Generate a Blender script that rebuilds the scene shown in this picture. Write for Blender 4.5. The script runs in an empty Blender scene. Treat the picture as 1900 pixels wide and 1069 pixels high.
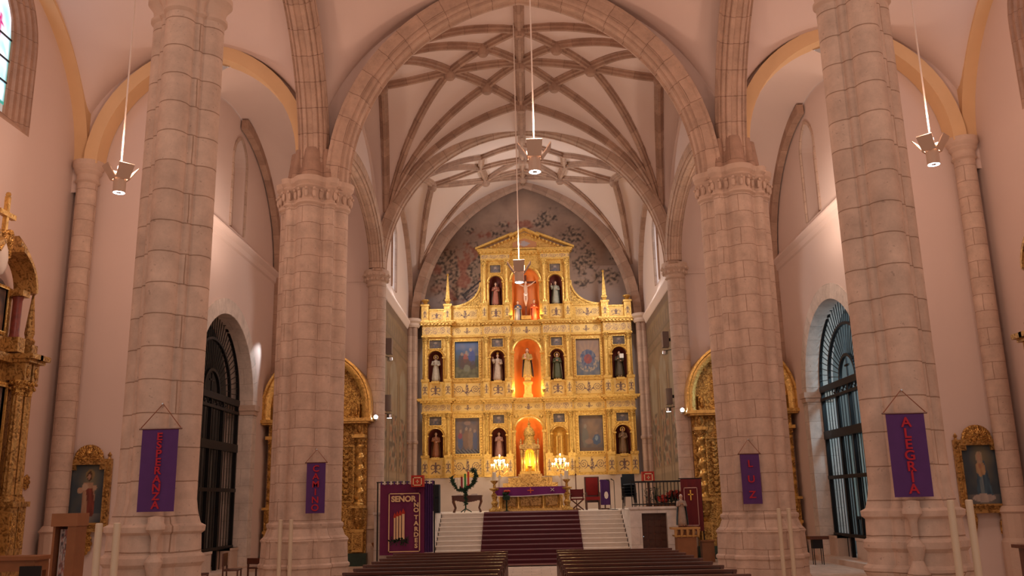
import bpy, math, random
from mathutils import Vector, Matrix, noise
PI=math.pi; sin=math.sin; cos=math.cos
random.seed(7)
SC=bpy.context.scene; COL=SC.collection
# ------------------------------------------------------------------ camera
H=2.15; F=1667.0
def nrm(v): return Vector(v).normalized()
Yc=nrm((35,-396.5,-F)); Zc=nrm((-150,7000.5,-F)); Zc=(Zc-Yc*Zc.dot(Yc)).normalized(); Xc=Yc.cross(Zc)
cd=bpy.data.cameras.new('camera'); cam=bpy.data.objects.new('camera',cd); COL.objects.link(cam)
R3=Matrix((Xc,Yc,Zc)); cam.matrix_world=Matrix.Translation((0,0,H))@R3.to_4x4()
cd.sensor_width=36; cd.lens=F/1900*36; cd.clip_end=200; cd.clip_start=.1
SC.camera=cam
# ------------------------------------------------------------------ world + exposure
W=bpy.data.worlds.new('world'); SC.world=W; W.use_nodes=True
bg=W.node_tree.nodes['Background']; bg.inputs[0].default_value=(1.0,.83,.72,1); bg.inputs[1].default_value=.40
SC.view_settings.view_transform='Standard'; SC.view_settings.look='None'
SC.view_settings.exposure=0.38; SC.view_settings.gamma=1; SC.view_settings.use_curve_mapping=False

def light(name,kind,loc,energy,color,parent=None,size=.3,target=None,spot=60,blend=.6,sy=None):
    l=bpy.data.lights.new(name,kind); l.energy=energy; l.color=color
    if kind=='AREA':
        l.size=size
        if sy: l.shape='RECTANGLE'; l.size_y=sy
    else: l.shadow_soft_size=size
    if kind=='SPOT': l.spot_size=math.radians(spot); l.spot_blend=blend
    o=bpy.data.objects.new(name,l); COL.objects.link(o); o.location=loc
    if target is not None:
        o.rotation_euler=(Vector(target)-Vector(loc)).to_track_quat('-Z','Y').to_euler()
    return o
# daylight that enters the sanctuary through its side windows, and the nave's warm lamps
WARM=(1,.60,.43)
light('daylight','AREA',(5.3,40.3,13.2),300,(1,.95,.9),size=1.5,sy=3,target=(-6,39.5,8))
light('daylight','AREA',(-5.3,40.3,13.2),300,(1,.95,.9),size=1.5,sy=3,target=(6,39.5,8))
# ------------------------------------------------------------------ materials
def srgb(c): return tuple((x/12.92 if x<=.04045 else ((x+.055)/1.055)**2.4) for x in c)
MATS={}
def mat(name,col,rough=.7,metal=0,var=.12,scale=4,bump=0,bscale=30,emit=None,estr=0,spec=None,alpha=None):
    if name in MATS: return MATS[name]
    m=bpy.data.materials.new(name); m.use_nodes=True; nt=m.node_tree; N=nt.nodes; L=nt.links
    b=N['Principled BSDF']; b.inputs['Roughness'].default_value=rough; b.inputs['Metallic'].default_value=metal
    if spec is not None: b.inputs['Specular IOR Level'].default_value=spec
    tc=N.new('ShaderNodeTexCoord')
    if var:
        n=N.new('ShaderNodeTexNoise'); n.inputs['Scale'].default_value=scale; n.inputs['Detail'].default_value=4
        L.new(tc.outputs['Object'],n.inputs['Vector'])
        mx=N.new('ShaderNodeMix'); mx.data_type='RGBA'; L.new(n.outputs[0],mx.inputs[0])
        mx.inputs[6].default_value=tuple(x*(1-var) for x in col)+(1,)
        mx.inputs[7].default_value=tuple(min(1,x*(1+var)) for x in col)+(1,)
        L.new(mx.outputs[2],b.inputs['Base Color'])
    else: b.inputs['Base Color'].default_value=tuple(col)+(1,)
    if bump:
        n2=N.new('ShaderNodeTexNoise'); n2.inputs['Scale'].default_value=bscale; n2.inputs['Detail'].default_value=3
        L.new(tc.outputs['Object'],n2.inputs['Vector'])
        bp=N.new('ShaderNodeBump'); bp.inputs['Strength'].default_value=bump; bp.inputs['Distance'].default_value=.03
        L.new(n2.outputs[0],bp.inputs['Height']); L.new(bp.outputs[0],b.inputs['Normal'])
    if emit: b.inputs['Emission Color'].default_value=tuple(emit)+(1,); b.inputs['Emission Strength'].default_value=estr
    MATS[name]=m; return m
def stone(name,c1,c2,cm,bw=1.1,rh=.5,mort=.016):
    m=bpy.data.materials.new(name); m.use_nodes=True; nt=m.node_tree; N=nt.nodes; L=nt.links
    b=N['Principled BSDF']; b.inputs['Roughness'].default_value=.8
    tc=N.new('ShaderNodeTexCoord'); br=N.new('ShaderNodeTexBrick')
    # hand-cut courses: the joints wander a little
    nz=N.new('ShaderNodeTexNoise'); nz.inputs['Scale'].default_value=1.3; nz.inputs['Detail'].default_value=3
    L.new(tc.outputs['UV'],nz.inputs['Vector'])
    ad=N.new('ShaderNodeVectorMath'); ad.operation='MULTIPLY_ADD'; ad.inputs[1].default_value=(.06,.06,0)
    L.new(nz.outputs[1],ad.inputs[0]); L.new(tc.outputs['UV'],ad.inputs[2]); L.new(ad.outputs[0],br.inputs['Vector'])
    br.inputs['Scale'].default_value=1; br.inputs['Brick Width'].default_value=bw; br.inputs['Row Height'].default_value=rh
    br.inputs['Mortar Size'].default_value=mort; br.inputs['Mortar Smooth'].default_value=.6; br.inputs['Bias'].default_value=-.1
    br.inputs['Color1'].default_value=c1+(1,); br.inputs['Color2'].default_value=c2+(1,); br.inputs['Mortar'].default_value=cm+(1,)
    n=N.new('ShaderNodeTexNoise'); n.inputs['Scale'].default_value=2.2; n.inputs['Detail'].default_value=6; n.inputs['Roughness'].default_value=.7
    L.new(tc.outputs['Object'],n.inputs['Vector'])
    cr=N.new('ShaderNodeMapRange'); cr.inputs[1].default_value=.3; cr.inputs[2].default_value=.7; cr.inputs[3].default_value=.78; cr.inputs[4].default_value=1.15
    L.new(n.outputs[0],cr.inputs[0])
    pn=N.new('ShaderNodeTexNoise'); pn.inputs['Scale'].default_value=16; pn.inputs['Detail'].default_value=3; L.new(tc.outputs['Object'],pn.inputs['Vector'])
    pr=N.new('ShaderNodeMapRange'); pr.inputs[1].default_value=.66; pr.inputs[2].default_value=.72; pr.inputs[3].default_value=1; pr.inputs[4].default_value=.72; L.new(pn.outputs[0],pr.inputs[0])
    pm=N.new('ShaderNodeMath'); pm.operation='MULTIPLY'; L.new(cr.outputs[0],pm.inputs[0]); L.new(pr.outputs[0],pm.inputs[1]); cr=pm
    mu=N.new('ShaderNodeVectorMath'); mu.operation='SCALE'; L.new(br.outputs[0],mu.inputs[0]); L.new(cr.outputs[0],mu.inputs['Scale'])
    L.new(mu.outputs[0],b.inputs['Base Color'])
    bp=N.new('ShaderNodeBump'); bp.inputs['Strength'].default_value=.5; bp.inputs['Distance'].default_value=.03; bp.invert=True
    L.new(br.outputs['Fac'],bp.inputs['Height']); L.new(bp.outputs[0],b.inputs['Normal'])
    MATS[name]=m; return m
def gold(name,col,dark,metal=.45,rough=.42,scale=14,bump=.5,lo=.35,hi=.55):
    m=bpy.data.materials.new(name); m.use_nodes=True; nt=m.node_tree; N=nt.nodes; L=nt.links
    b=N['Principled BSDF']; b.inputs['Roughness'].default_value=rough; b.inputs['Metallic'].default_value=metal
    tc=N.new('ShaderNodeTexCoord'); n=N.new('ShaderNodeTexNoise'); n.inputs['Scale'].default_value=scale; n.inputs['Detail'].default_value=2
    n.inputs['Distortion'].default_value=1.5
    L.new(tc.outputs['Object'],n.inputs['Vector'])
    cr=N.new('ShaderNodeValToRGB'); cr.color_ramp.elements[0].position=lo; cr.color_ramp.elements[1].position=hi
    cr.color_ramp.elements[0].color=dark+(1,); cr.color_ramp.elements[1].color=col+(1,)
    L.new(n.outputs[0],cr.inputs[0]); L.new(cr.outputs[0],b.inputs['Base Color'])
    bp=N.new('ShaderNodeBump'); bp.inputs['Strength'].default_value=bump; bp.inputs['Distance'].default_value=.05
    L.new(n.outputs[0],bp.inputs['Height']); L.new(bp.outputs[0],b.inputs['Normal'])
    MATS[name]=m; return m
def vcol(name,rough=.7,metal=0,emis=0):
    m=bpy.data.materials.new(name); m.use_nodes=True; nt=m.node_tree; N=nt.nodes
    b=N['Principled BSDF']; b.inputs['Roughness'].default_value=rough; b.inputs['Metallic'].default_value=metal
    a=N.new('ShaderNodeAttribute'); a.attribute_name='Col'; nt.links.new(a.outputs['Color'],b.inputs['Base Color'])
    if emis:
        nt.links.new(a.outputs['Color'],b.inputs['Emission Color']); b.inputs['Emission Strength'].default_value=emis
    MATS[name]=m; return m
PLASTER=mat('plaster',(.74,.60,.545),.85,var=.035,scale=.5)
YELLOW=mat('yellow_paint',(.76,.52,.29),.8,var=.06,scale=2)
STONE=stone('stone',(.60,.46,.375),(.55,.41,.33),(.36,.24,.175),bw=1.15,rh=.46,mort=.010)
NEARST=stone('near_stone',(.60,.46,.375),(.55,.41,.33),(.34,.225,.16),bw=3.4,rh=.52,mort=.012)
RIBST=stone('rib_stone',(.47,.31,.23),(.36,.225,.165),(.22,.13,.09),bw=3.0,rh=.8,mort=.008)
ARCHST=stone('arch_stone',(.56,.40,.31),(.48,.335,.255),(.28,.18,.13),bw=3.0,rh=.7,mort=.010)
BASEST=mat('base_stone',(.60,.45,.36),.8,var=.12,scale=3,bump=.3,bscale=14)
WHITEST=stone('white_stone',(.74,.66,.60),(.70,.62,.56),(.48,.40,.35),bw=1.3,rh=.6,mort=.008)
STEPST=mat('step_stone',(.74,.66,.58),.6,var=.12,scale=6)
FLOORM=stone('floor_stone',(.62,.49,.40),(.56,.43,.35),(.35,.25,.2),bw=.6,rh=.6,mort=.008)
GOLD=gold('gold',(.76,.48,.13),(.56,.32,.07),lo=.34,hi=.52,scale=7,bump=.3,metal=.55,rough=.36)
GOLDC=gold('carved_gold',(.78,.48,.12),(.22,.11,.02),lo=.38,hi=.52,scale=16,bump=.7)
OLDG=gold('old_gold',(.70,.42,.12),(.24,.11,.025),metal=.6,rough=.35,scale=13,bump=.7,lo=.38,hi=.6)
OLDP=gold('old_gold_plain',(.72,.44,.13),(.48,.27,.07),metal=.6,rough=.33,scale=7,bump=.2)
BRONZE=gold('aged_gold',(.55,.33,.11),(.22,.11,.03),metal=.5,rough=.4,scale=8,bump=.4)
IRON=mat('iron',(.018,.018,.02),.45,metal=.5,var=0)
WOOD=mat('dark_wood',(.10,.028,.014),.28,var=.35,scale=6,spec=.6)
WOODM=mat('brown_wood',(.26,.105,.04),.45,var=.25,scale=5)
BLACK=mat('black_cloth',(.022,.024,.03),.8,var=0)
DGREY=mat('grey_metal',(.20,.15,.14),.5,metal=.2,var=0)
LAMPG=mat('lamp_grey',(.58,.45,.36),.5,metal=.2,var=0)
PURPLE=mat('purple_cloth',(.085,.028,.15),.9,var=.15,scale=5)
PURPLE2=mat('plum_cloth',(.14,.012,.075),.8,var=.2,scale=3)
PURPLE3=mat('violet_cloth',(.17,.015,.16),.8,var=.15,scale=3)
REDLET=mat('red_letter',(.42,.012,.03),.8,var=0)
GOLDLET=mat('gold_letter',(.78,.55,.32),.6,var=0)
CARPET=mat('carpet',(.085,.006,.014),.45,var=.2,scale=4,spec=.4)
REDCL=mat('red_cloth',(.45,.03,.015),.7,var=.1)
DRED=mat('dark_red_cloth',(.13,.008,.012),.8,var=.15)
WHITE=mat('white_cloth',(.8,.74,.68),.7,var=.05)
CANDW=mat('candle_wax',(.85,.78,.62),.5,var=0)
GREEN=mat('foliage',(.012,.04,.018),.8,var=.4,scale=20)
DGREEN=mat('dark_green_marble',(.02,.045,.03),.3,var=.6,scale=8)
POIN=mat('poinsettia_red',(.55,.05,.03),.7,var=.3,scale=15)
SKIN=mat('painted_skin',(.58,.34,.23),.5,var=.05)
HAIR=mat('dark_hair',(.05,.025,.015),.6,var=0)
NICHEO=mat('orange_niche',(.74,.23,.045),.6,var=.1,scale=2)
NICHED=mat('dark_red_niche',(.12,.02,.012),.6,var=.2,scale=3)
PALEP=mat('pale_post',(.62,.53,.40),.35,var=.05)
BULB=mat('bulb',(1,.9,.7),.5,var=0,emit=(1,.82,.5),estr=22)
LAMPE=mat('lamp_disc',(1,1,1),.5,var=0,emit=(1,.93,.97),estr=14)
STEEL=mat('steel',(.6,.6,.62),.25,metal=1,var=0)
GLASSB=mat('blue_glass',(.42,.62,.66),.2,var=.2,scale=2,emit=(.25,.5,.55),estr=.10)
WINLIT=mat('daylit_glass',(.8,.9,.95),.4,var=0,emit=(.75,.85,.95),estr=1.1)
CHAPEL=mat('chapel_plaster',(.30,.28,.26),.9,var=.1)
VC=vcol('painted_panel'); VG=vcol('gilt_panel',.45,.35); VE=vcol('stained_glass',.4,0,1.0)
def robe(name,c): return mat('robe_'+name,tuple(q*.75 for q in c),.5,var=.35,scale=9)
# ------------------------------------------------------------------ mesh builder
class MB:
    def __init__(s): s.v=[]; s.f=[]; s.uv=[]; s.col=None; s.mi=[]; s.cur=0
    def face(s,idx,uv=None): s.f.append(idx); s.uv.append(uv); s.mi.append(s.cur)
    def quad(s,a,b,c,d):
        n=len(s.v); s.v+= [tuple(a),tuple(b),tuple(c),tuple(d)]; s.face((n,n+1,n+2,n+3))
    def box(s,x0,x1,y0,y1,z0,z1):
        n=len(s.v)
        s.v+=[(x0,y0,z0),(x1,y0,z0),(x1,y1,z0),(x0,y1,z0),(x0,y0,z1),(x1,y0,z1),(x1,y1,z1),(x0,y1,z1)]
        for q in((0,3,2,1),(4,5,6,7),(0,1,5,4),(1,2,6,5),(2,3,7,6),(3,0,4,7)): s.face(tuple(n+i for i in q))
        return s
    def cbox(s,cx,cy,cz,sx,sy,sz): return s.box(cx-sx/2,cx+sx/2,cy-sy/2,cy+sy/2,cz-sz/2,cz+sz/2)
    def bar(s,p,q,w,h=None):
        h=h or w; p=Vector(p); q=Vector(q); d=(q-p)
        if d.length<1e-6: return s
        d.normalize(); up=Vector((0,0,1)) if abs(d.z)<.95 else Vector((0,1,0))
        a=d.cross(up).normalized(); b=a.cross(d)
        n=len(s.v)
        for c in(p,q):
            for i,j in((-1,-1),(1,-1),(1,1),(-1,1)): s.v.append(tuple(c+a*i*w/2+b*j*h/2))
        for qd in((0,1,2,3),(7,6,5,4),(0,4,5,1),(1,5,6,2),(2,6,7,3),(3,7,4,0)): s.face(tuple(n+i for i in qd))
        return s
    def lathe(s,cx,cy,prof,n=16,sx=1,sy=1,a0=0,a1=2*PI,cap=True):
        full=abs(a1-a0-2*PI)<1e-6; m=n if full else n+1; base=len(s.v)
        for r,z in prof:
            for i in range(m):
                a=a0+(a1-a0)*i/n; s.v.append((cx+r*cos(a)*sx,cy+r*sin(a)*sy,z))
        for k in range(len(prof)-1):
            for i in range(n):
                j=(i+1)%m if full else i+1
                s.face((base+k*m+i,base+k*m+j,base+(k+1)*m+j,base+(k+1)*m+i))
        if cap and full:
            if prof[0][0]>1e-4: s.face(tuple(base+i for i in range(m))[::-1])
            if prof[-1][0]>1e-4: s.face(tuple(base+(len(prof)-1)*m+i for i in range(m)))
        return s
    def tube(s,pts,r,n=8,cap=True):
        pts=[Vector(p) for p in pts]; rs=r if isinstance(r,(list,tuple)) else [r]*len(pts); base=len(s.v)
        pa=None
        for i,p in enumerate(pts):
            d=(pts[min(i+1,len(pts)-1)]-pts[max(i-1,0)]).normalized()
            if pa is None: up=Vector((0,0,1)) if abs(d.z)<.9 else Vector((1,0,0)); a=d.cross(up).normalized()
            else: a=(pa-d*pa.dot(d)).normalized()
            b=d.cross(a); pa=a
            for k in range(n):
                t=2*PI*k/n; s.v.append(tuple(p+(a*cos(t)+b*sin(t))*rs[i]))
        for i in range(len(pts)-1):
            for k in range(n):
                j=(k+1)%n; s.face((base+i*n+k,base+i*n+j,base+(i+1)*n+j,base+(i+1)*n+k))
        if cap: s.face(tuple(base+k for k in range(n))[::-1]); s.face(tuple(base+(len(pts)-1)*n+k for k in range(n)))
        return s
    def ball(s,c,r,n=10,sz=None,sx=None,sy=None):
        m=max(4,n//2); b=len(s.v); sx=sx or r; sy=sy or r; sz=sz or r
        for k in range(m+1):
            ph=-PI/2+PI*k/m
            for i in range(n):
                a=2*PI*i/n; s.v.append((c[0]+sx*cos(ph)*cos(a),c[1]+sy*cos(ph)*sin(a),c[2]+sz*sin(ph)))
        for k in range(m):
            for i in range(n):
                j=(i+1)%n; s.face((b+k*n+i,b+k*n+j,b+(k+1)*n+j,b+(k+1)*n+i))
        return s
    def sweep(s,path,prof,side,closed=False,cap=True,normal=None):
        """prof: (a,b) a along side, b along normal (side x tangent), profile closed loop; v runs along the path"""
        path=[Vector(p) for p in path]; side=Vector(side).normalized(); base=len(s.v); n=len(prof); m=len(path)
        L=0; Ls=[]; per=[0]
        for i in range(n): per.append(per[-1]+(Vector(prof[(i+1)%n])-Vector(prof[i])).length)
        for i,p in enumerate(path):
            if i: L+=(p-path[i-1]).length
            Ls.append(L)
            if closed: d=path[(i+1)%m]-path[(i-1)%m]
            else: d=path[min(i+1,m-1)]-path[max(i-1,0)]
            nn=side.cross(d.normalized()).normalized()
            for a,b in prof: s.v.append(tuple(p+side*a+nn*b))
        for i in range(m if closed else m-1):
            i2=(i+1)%m
            for k in range(n):
                j=(k+1)%n
                s.face((base+i*n+k,base+i*n+j,base+i2*n+j,base+i2*n+k),
                       [(per[k],Ls[i]),(per[k+1],Ls[i]),(per[k+1],Ls[i2] if i2 else L),(per[k],Ls[i2] if i2 else L)])
        if cap and not closed: s.face(tuple(base+k for k in range(n))); s.face(tuple(base+(m-1)*n+k for k in range(n))[::-1])
        return s
    def grid(s,fn,nu,nv,u0=0,u1=1,v0=0,v1=1,colf=None,flip=False):
        base=len(s.v)
        if colf and s.col is None: s.col={}
        for j in range(nv+1):
            for i in range(nu+1):
                u=u0+(u1-u0)*i/nu; v=v0+(v1-v0)*j/nv
                if colf: s.col[len(s.v)]=colf(u,v)
                s.v.append(tuple(fn(u,v)))
        w=nu+1
        for j in range(nv):
            for i in range(nu):
                q=(base+j*w+i,base+j*w+i+1,base+(j+1)*w+i+1,base+(j+1)*w+i)
                s.face(q[::-1] if flip else q)
        return s
    def outline(s,rf,levels,cx,cy,n=96):
        """extrude polar outline rf(theta); levels=[(z,offset)]"""
        base=len(s.v); pts=[(rf(2*PI*i/n),2*PI*i/n) for i in range(n)]
        per=[0]
        for i in range(n):
            a=pts[i]; b=pts[(i+1)%n]; per.append(per[-1]+math.hypot(a[0]*cos(a[1])-b[0]*cos(b[1]),a[0]*sin(a[1])-b[0]*sin(b[1])))
        for z,o in levels:
            for r,a in pts: s.v.append((cx+(r+o)*cos(a),cy+(r+o)*sin(a),z))
        for k in range(len(levels)-1):
            for i in range(n):
                j=(i+1)%n
                s.face((base+k*n+i,base+k*n+j,base+(k+1)*n+j,base+(k+1)*n+i),
                       [(per[i],levels[k][0]),(per[i+1],levels[k][0]),(per[i+1],levels[k+1][0]),(per[i],levels[k+1][0])])
        s.face(tuple(base+(len(levels)-1)*n+i for i in range(n)))
        return s
    def build(s,name,m,parent=None,smooth=False,world=True,auto=35):
        off=Vector((0,0,0))
        if parent is not None and world:
            p=parent
            while p: off+=p.location; p=p.parent
        me=bpy.data.meshes.new(name)
        me.from_pydata([(x-off.x,y-off.y,z-off.z) for x,y,z in s.v],[],s.f)
        ms=m if isinstance(m,(list,tuple)) else [m]
        for q in ms: me.materials.append(q)
        uvl=me.uv_layers.new(name='UVMap').data
        li=0
        for fi,f in enumerate(s.f):
            uv=s.uv[fi]
            if uv is None:
                a,b,c=(Vector(s.v[f[0]]),Vector(s.v[f[1]]),Vector(s.v[f[2]])); nn=(b-a).cross(c-a)
                ax,ay,az=abs(nn.x),abs(nn.y),abs(nn.z)
                for vi in f:
                    x,y,z=s.v[vi]
                    uvl[li].uv=(x,y) if az>=ax and az>=ay else ((y,z) if ax>=ay else (x,z)); li+=1
            else:
                for t in uv: uvl[li].uv=t; li+=1
        if len(ms)>1:
            me.polygons.foreach_set('material_index',s.mi)
        if s.col is not None:
            ca=me.color_attributes.new('Col','FLOAT_COLOR','POINT')
            for i in range(len(s.v)):
                c=s.col.get(i,(.5,.5,.5)); ca.data[i].color=(c[0],c[1],c[2],1)
        if smooth:
            me.polygons.foreach_set('use_smooth',[True]*len(me.polygons)); 
            if auto and hasattr(me,'set_sharp_from_angle'): me.set_sharp_from_angle(angle=math.radians(auto))
        me.update()
        o=bpy.data.objects.new(name,me); COL.objects.link(o)
        if parent is not None: o.parent=parent
        return o
def tag(o,label,cat=None,group=None,kind=None):
    o['label']=label
    if cat: o['category']=cat
    if group: o['group']=group
    if kind: o['kind']=kind
    return o
def thing(name,label,cat,loc=(0,0,0),group=None):
    o=bpy.data.objects.new(name,None); COL.objects.link(o); o.location=loc; o.empty_display_size=.2
    return tag(o,label,cat,group)
def struct(o,label=None):
    o['kind']='structure'
    if label: o['label']=label
    o['category']=o.name.split('_')[0].split('.')[0]
    return o
def copy_tree(o,parent=None):
    c=o.copy(); COL.objects.link(c); c.parent=parent
    for ch in [x for x in bpy.data.objects if x.parent==o]: copy_tree(ch,c)
    return c
def text(name,s,size,m,parent,M,ext=.012,weight=0):
    cu=bpy.data.curves.new('t','FONT'); cu.body=s; cu.size=size; cu.extrude=ext; cu.align_x='CENTER'; cu.align_y='CENTER'; cu.offset=weight
    o=bpy.data.objects.new('t',cu); COL.objects.link(o)
    me=bpy.data.meshes.new_from_object(o); bpy.data.objects.remove(o)
    me.transform(M); me.materials.clear(); me.materials.append(m)
    ob=bpy.data.objects.new(name,me); COL.objects.link(ob)
    if parent is not None:
        ob.parent=parent
        me.transform(Matrix.Translation(-parent.location))
    return ob
# curves
def pointed(uc,hw,zs,rise,n=24):
    out=[]
    if rise<=hw*1.02:
        for i in range(n+1):
            a=PI-PI*i/n; out.append((uc+hw*cos(a),zs+rise*sin(a)))
        return out
    c=(rise*rise-hw*hw)/(2*hw); R=hw+c; a1=math.atan2(rise,c)
    h=n//2
    for i in range(h+1):
        a=a1*i/h; out.append((uc+c-R*cos(a),zs+R*sin(a)))
    return out+[(2*uc-u,z) for u,z in out[-2::-1]]
def mapper(plane,P,s=1):
    if plane=='Y': return lambda u,z,d:(u,P+d*s,z)
    return lambda u,z,d:(P+d*s,u,z)
def panel_arch(mb,mp,u0,u1,z0,z1,curve,zb,depth=0,back=False,face=True):
    uL,uR=curve[0][0],curve[-1][0]
    for d in ([0,depth] if back else [0]):
        if not face: break
        P=lambda u,z:mp(u,z,d)
        mb.quad(P(u0,z0),P(uL,z0),P(uL,z1),P(u0,z1)); mb.quad(P(uR,z0),P(u1,z0),P(u1,z1),P(uR,z1))
        for a,b in zip(curve[:-1],curve[1:]): mb.quad(P(*a),P(*b),P(b[0],z1),P(a[0],z1))
        if zb>z0+1e-4: mb.quad(P(uL,z0),P(uR,z0),P(uR,zb),P(uL,zb))
    if depth:
        loop=[(uL,zb)]+list(curve)+[(uR,zb)]
        base=len(mb.v); L=0
        for u,z in loop: mb.v.append(mp(u,z,0)); mb.v.append(mp(u,z,depth))
        for i in range(len(loop)-1):
            l2=L+math.hypot(loop[i+1][0]-loop[i][0],loop[i+1][1]-loop[i][1])
            mb.face((base+2*i,base+2*i+1,base+2*i+3,base+2*i+2),[(0,L),(abs(depth),L),(abs(depth),l2),(0,l2)]); L=l2
        if zb>z0+1e-4: mb.quad(mp(uL,zb,0),mp(uR,zb,0),mp(uR,zb,depth),mp(uL,zb,depth))
    return mb
def nz(x,y,z=0,s=1): return noise.noise(Vector((x*s,y*s,z)))
def mixc(a,b,t): t=max(0,min(1,t)); return tuple(p+(q-p)*t for p,q in zip(a,b))

# ================================================================== SETTING
PZ=1.76
struct(MB().box(-13.5,13.5,-6,46.5,-.3,0).build('floor',FLOORM),'pale stone slab floor of the church')
mb=MB(); mb.grid(lambda u,v:(-.75+1.5*u,24.6+1.8*v,.02),12,10,colf=lambda u,v: (.62,.48,.38) if nz(u*14,v*12)>.1 else (.45,.12,.08))
tag(mb.build('rug',VC),'faded red patterned rug lying before the altar stairs','rug')
# ---- pillars
def cluster(c0,lst):
    def rf(a):
        r=c0
        for d,ang,rad in lst:
            t=a-ang; q=rad*rad-(d*sin(t))**2
            if q>0:
                v=d*cos(t)+math.sqrt(q)
                r=max(r,v)
        return r
    return rf
near_rf=cluster(.32,[(.365,i*PI/2,.255) for i in range(4)]+[(.38,PI/4+i*PI/2,.10) for i in range(4)])
far_rf=cluster(.54,[(.60,i*PI/2,.34) for i in range(4)]+[(.74,PI/4+i*PI/2,.15) for i in range(4)]+[(.66,PI/4+s*.30+i*PI/2,.10) for i in range(4) for s in(-1,1)])
def pillar(x,y,rf,zc,label,base,cap,ztop,colonnette=None,nn=160,STONE=None,leaves=0):
    t=thing('stone_pillar',label,'pillar',(x,y,0))
    MB().outline(rf,[(base[-1][0],0),(zc,0)],x,y,nn).build('shaft',STONE,t,smooth=True)
    MB().outline(rf,base,x,y,nn).build('pedestal',STONE,t,smooth=True,auto=25)
    mb=MB().outline(rf,[(zc+dz,o) for dz,o in cap],x,y,nn)
    for k in range(leaves):
        a=2*PI*(k+.5)/leaves; R=rf(a)+.07
        mb.ball((x+R*cos(a),y+R*sin(a),zc+.24),.06,6,sz=.13); mb.ball((x+(R+.05)*cos(a),y+(R+.05)*sin(a),zc+.36),.045,6)
    mb.build('capital',BASEST,t,smooth=True,auto=25)
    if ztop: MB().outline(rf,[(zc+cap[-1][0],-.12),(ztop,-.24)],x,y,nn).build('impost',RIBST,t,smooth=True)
    if colonnette:
        for k,(ang,r0) in enumerate(colonnette):
            px=x+r0*cos(ang); py=y+r0*sin(ang)
            MB().lathe(px,py,[(.17,0),(.17,.12),(.12,.2),(.12,.85),(.17,.9),(.17,1.0),(.12,1.1),(.08,1.2),(.12,1.34),(.13,1.4),(.09,1.46),(.055,1.5),(.055,1.74),(.08,1.8),(.14,1.86),(.14,1.92),(.12,1.96),(.12,2.04),(.02,2.06)],10).build('colonnette',STONE,t,smooth=True)
    return t
nb=[(0,.2),(.5,.2),(.55,.17),(.95,.16),(1.02,.2),(1.07,.2),(1.12,.13),(1.3,.12),(1.36,.17),(1.45,.17),(1.5,.11),(1.78,.1),(1.82,.15),(1.9,.16),(1.94,.08),(2.1,.03),(2.3,0)]
cp=[(-.05,0),(0,.05),(.05,.05),(.07,0),(.22,.02),(.3,.07),(.36,.12),(.46,.12)]
L1=['left near pillar of clustered shafts behind the banner reading ESPERANZA','right near pillar of clustered shafts behind the banner reading ALEGRÍA']
L2=['broad pillar left of the aisle with the banner reading CAMINO','broad pillar right of the aisle with the banner reading LUZ']
for i,s in enumerate((-1,1)):
    pillar(s*5.88,14.4,near_rf,10.55,L1[i],nb,cp,11.6,[(-PI/2-s*.4,.76)],STONE=NEARST)
fb=[(0,.24),(.2,.24),(.25,.2),(.62,.2),(.66,.24),(.72,.24),(.76,.19),(1.25,.17),(1.31,.2),(1.36,.17),(1.42,.1),(1.6,.03),(1.66,.06),(1.72,.06),(1.76,0),(1.9,0)]
cf=[(-.05,0),(0,.06),(.06,.06),(.09,.01),(.4,.03),(.46,.1),(.52,.06),(.6,.14),(.74,.16)]
for i,s in enumerate((-1,1)):
    pillar(s*5.88,24.0,far_rf,10.2,L2[i],fb,cf,11.9,None,STONE=STONE,leaves=30)
# foliate blocks round the far capitals
thin_rf=cluster(.32,[(.05,0,.34)])
L3=['slender round column left of the sanctuary stairs beside the gilded side altar','slender round column right of the sanctuary stairs beside the gilded side altar']
for i,s in enumerate((-1,1)):
    x=s*5.92; y=34.6
    t=thing('round_column',L3[i],'column',(x,y,0))
    MB().outline(thin_rf,[(1.7,0),(10.7,0)],x,y,32).build('shaft',STONE,t,smooth=True)
    MB().lathe(x,y,[(.5,0),(.5,.7),(.45,.8),(.45,1.25),(.5,1.3),(.42,1.4),(.38,1.6),(.36,1.72)],12).build('pedestal',BASEST,t,smooth=True,auto=25)
    mb=MB().lathe(x,y,[(.33,10.55),(.4,10.6),(.36,10.66),(.37,10.72),(.46,10.8),(.42,10.88),(.52,10.98),(.52,11.08),(.5,11.2)],20)
    for k in range(14):
        a=2*PI*k/14; mb.ball((x+.45*cos(a),y+.45*sin(a),10.82),.075,6); mb.ball((x+.5*cos(a+.2),y+.5*sin(a+.2),11.0),.065,6)
    mb.build('capital',BASEST,t,smooth=True)
L4=['engaged round column on the left outer wall with small moulded capital','engaged round column on the right outer wall with small moulded capital']
for i,s in enumerate((-1,1)):
    x=s*12.42; y=24.0
    t=thing('wall_column',L4[i],'column',(x,y,0))
    MB().lathe(x,y,[(.42,0),(.42,.9),(.36,1.0),(.36,1.6),(.4,1.65),(.3,1.8)],14).build('pedestal',BASEST,t,smooth=True,auto=25)
    MB().outline(lambda a:.275,[(1.7,0),(11.3,0)],x,y,28).build('shaft',STONE,t,smooth=True)
    MB().lathe(x,y,[(.28,11.2),(.34,11.25),(.3,11.32),(.3,11.45),(.37,11.55),(.36,11.6),(.42,11.7),(.42,11.85)],18).build('capital',BASEST,t,smooth=True,auto=25)
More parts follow.
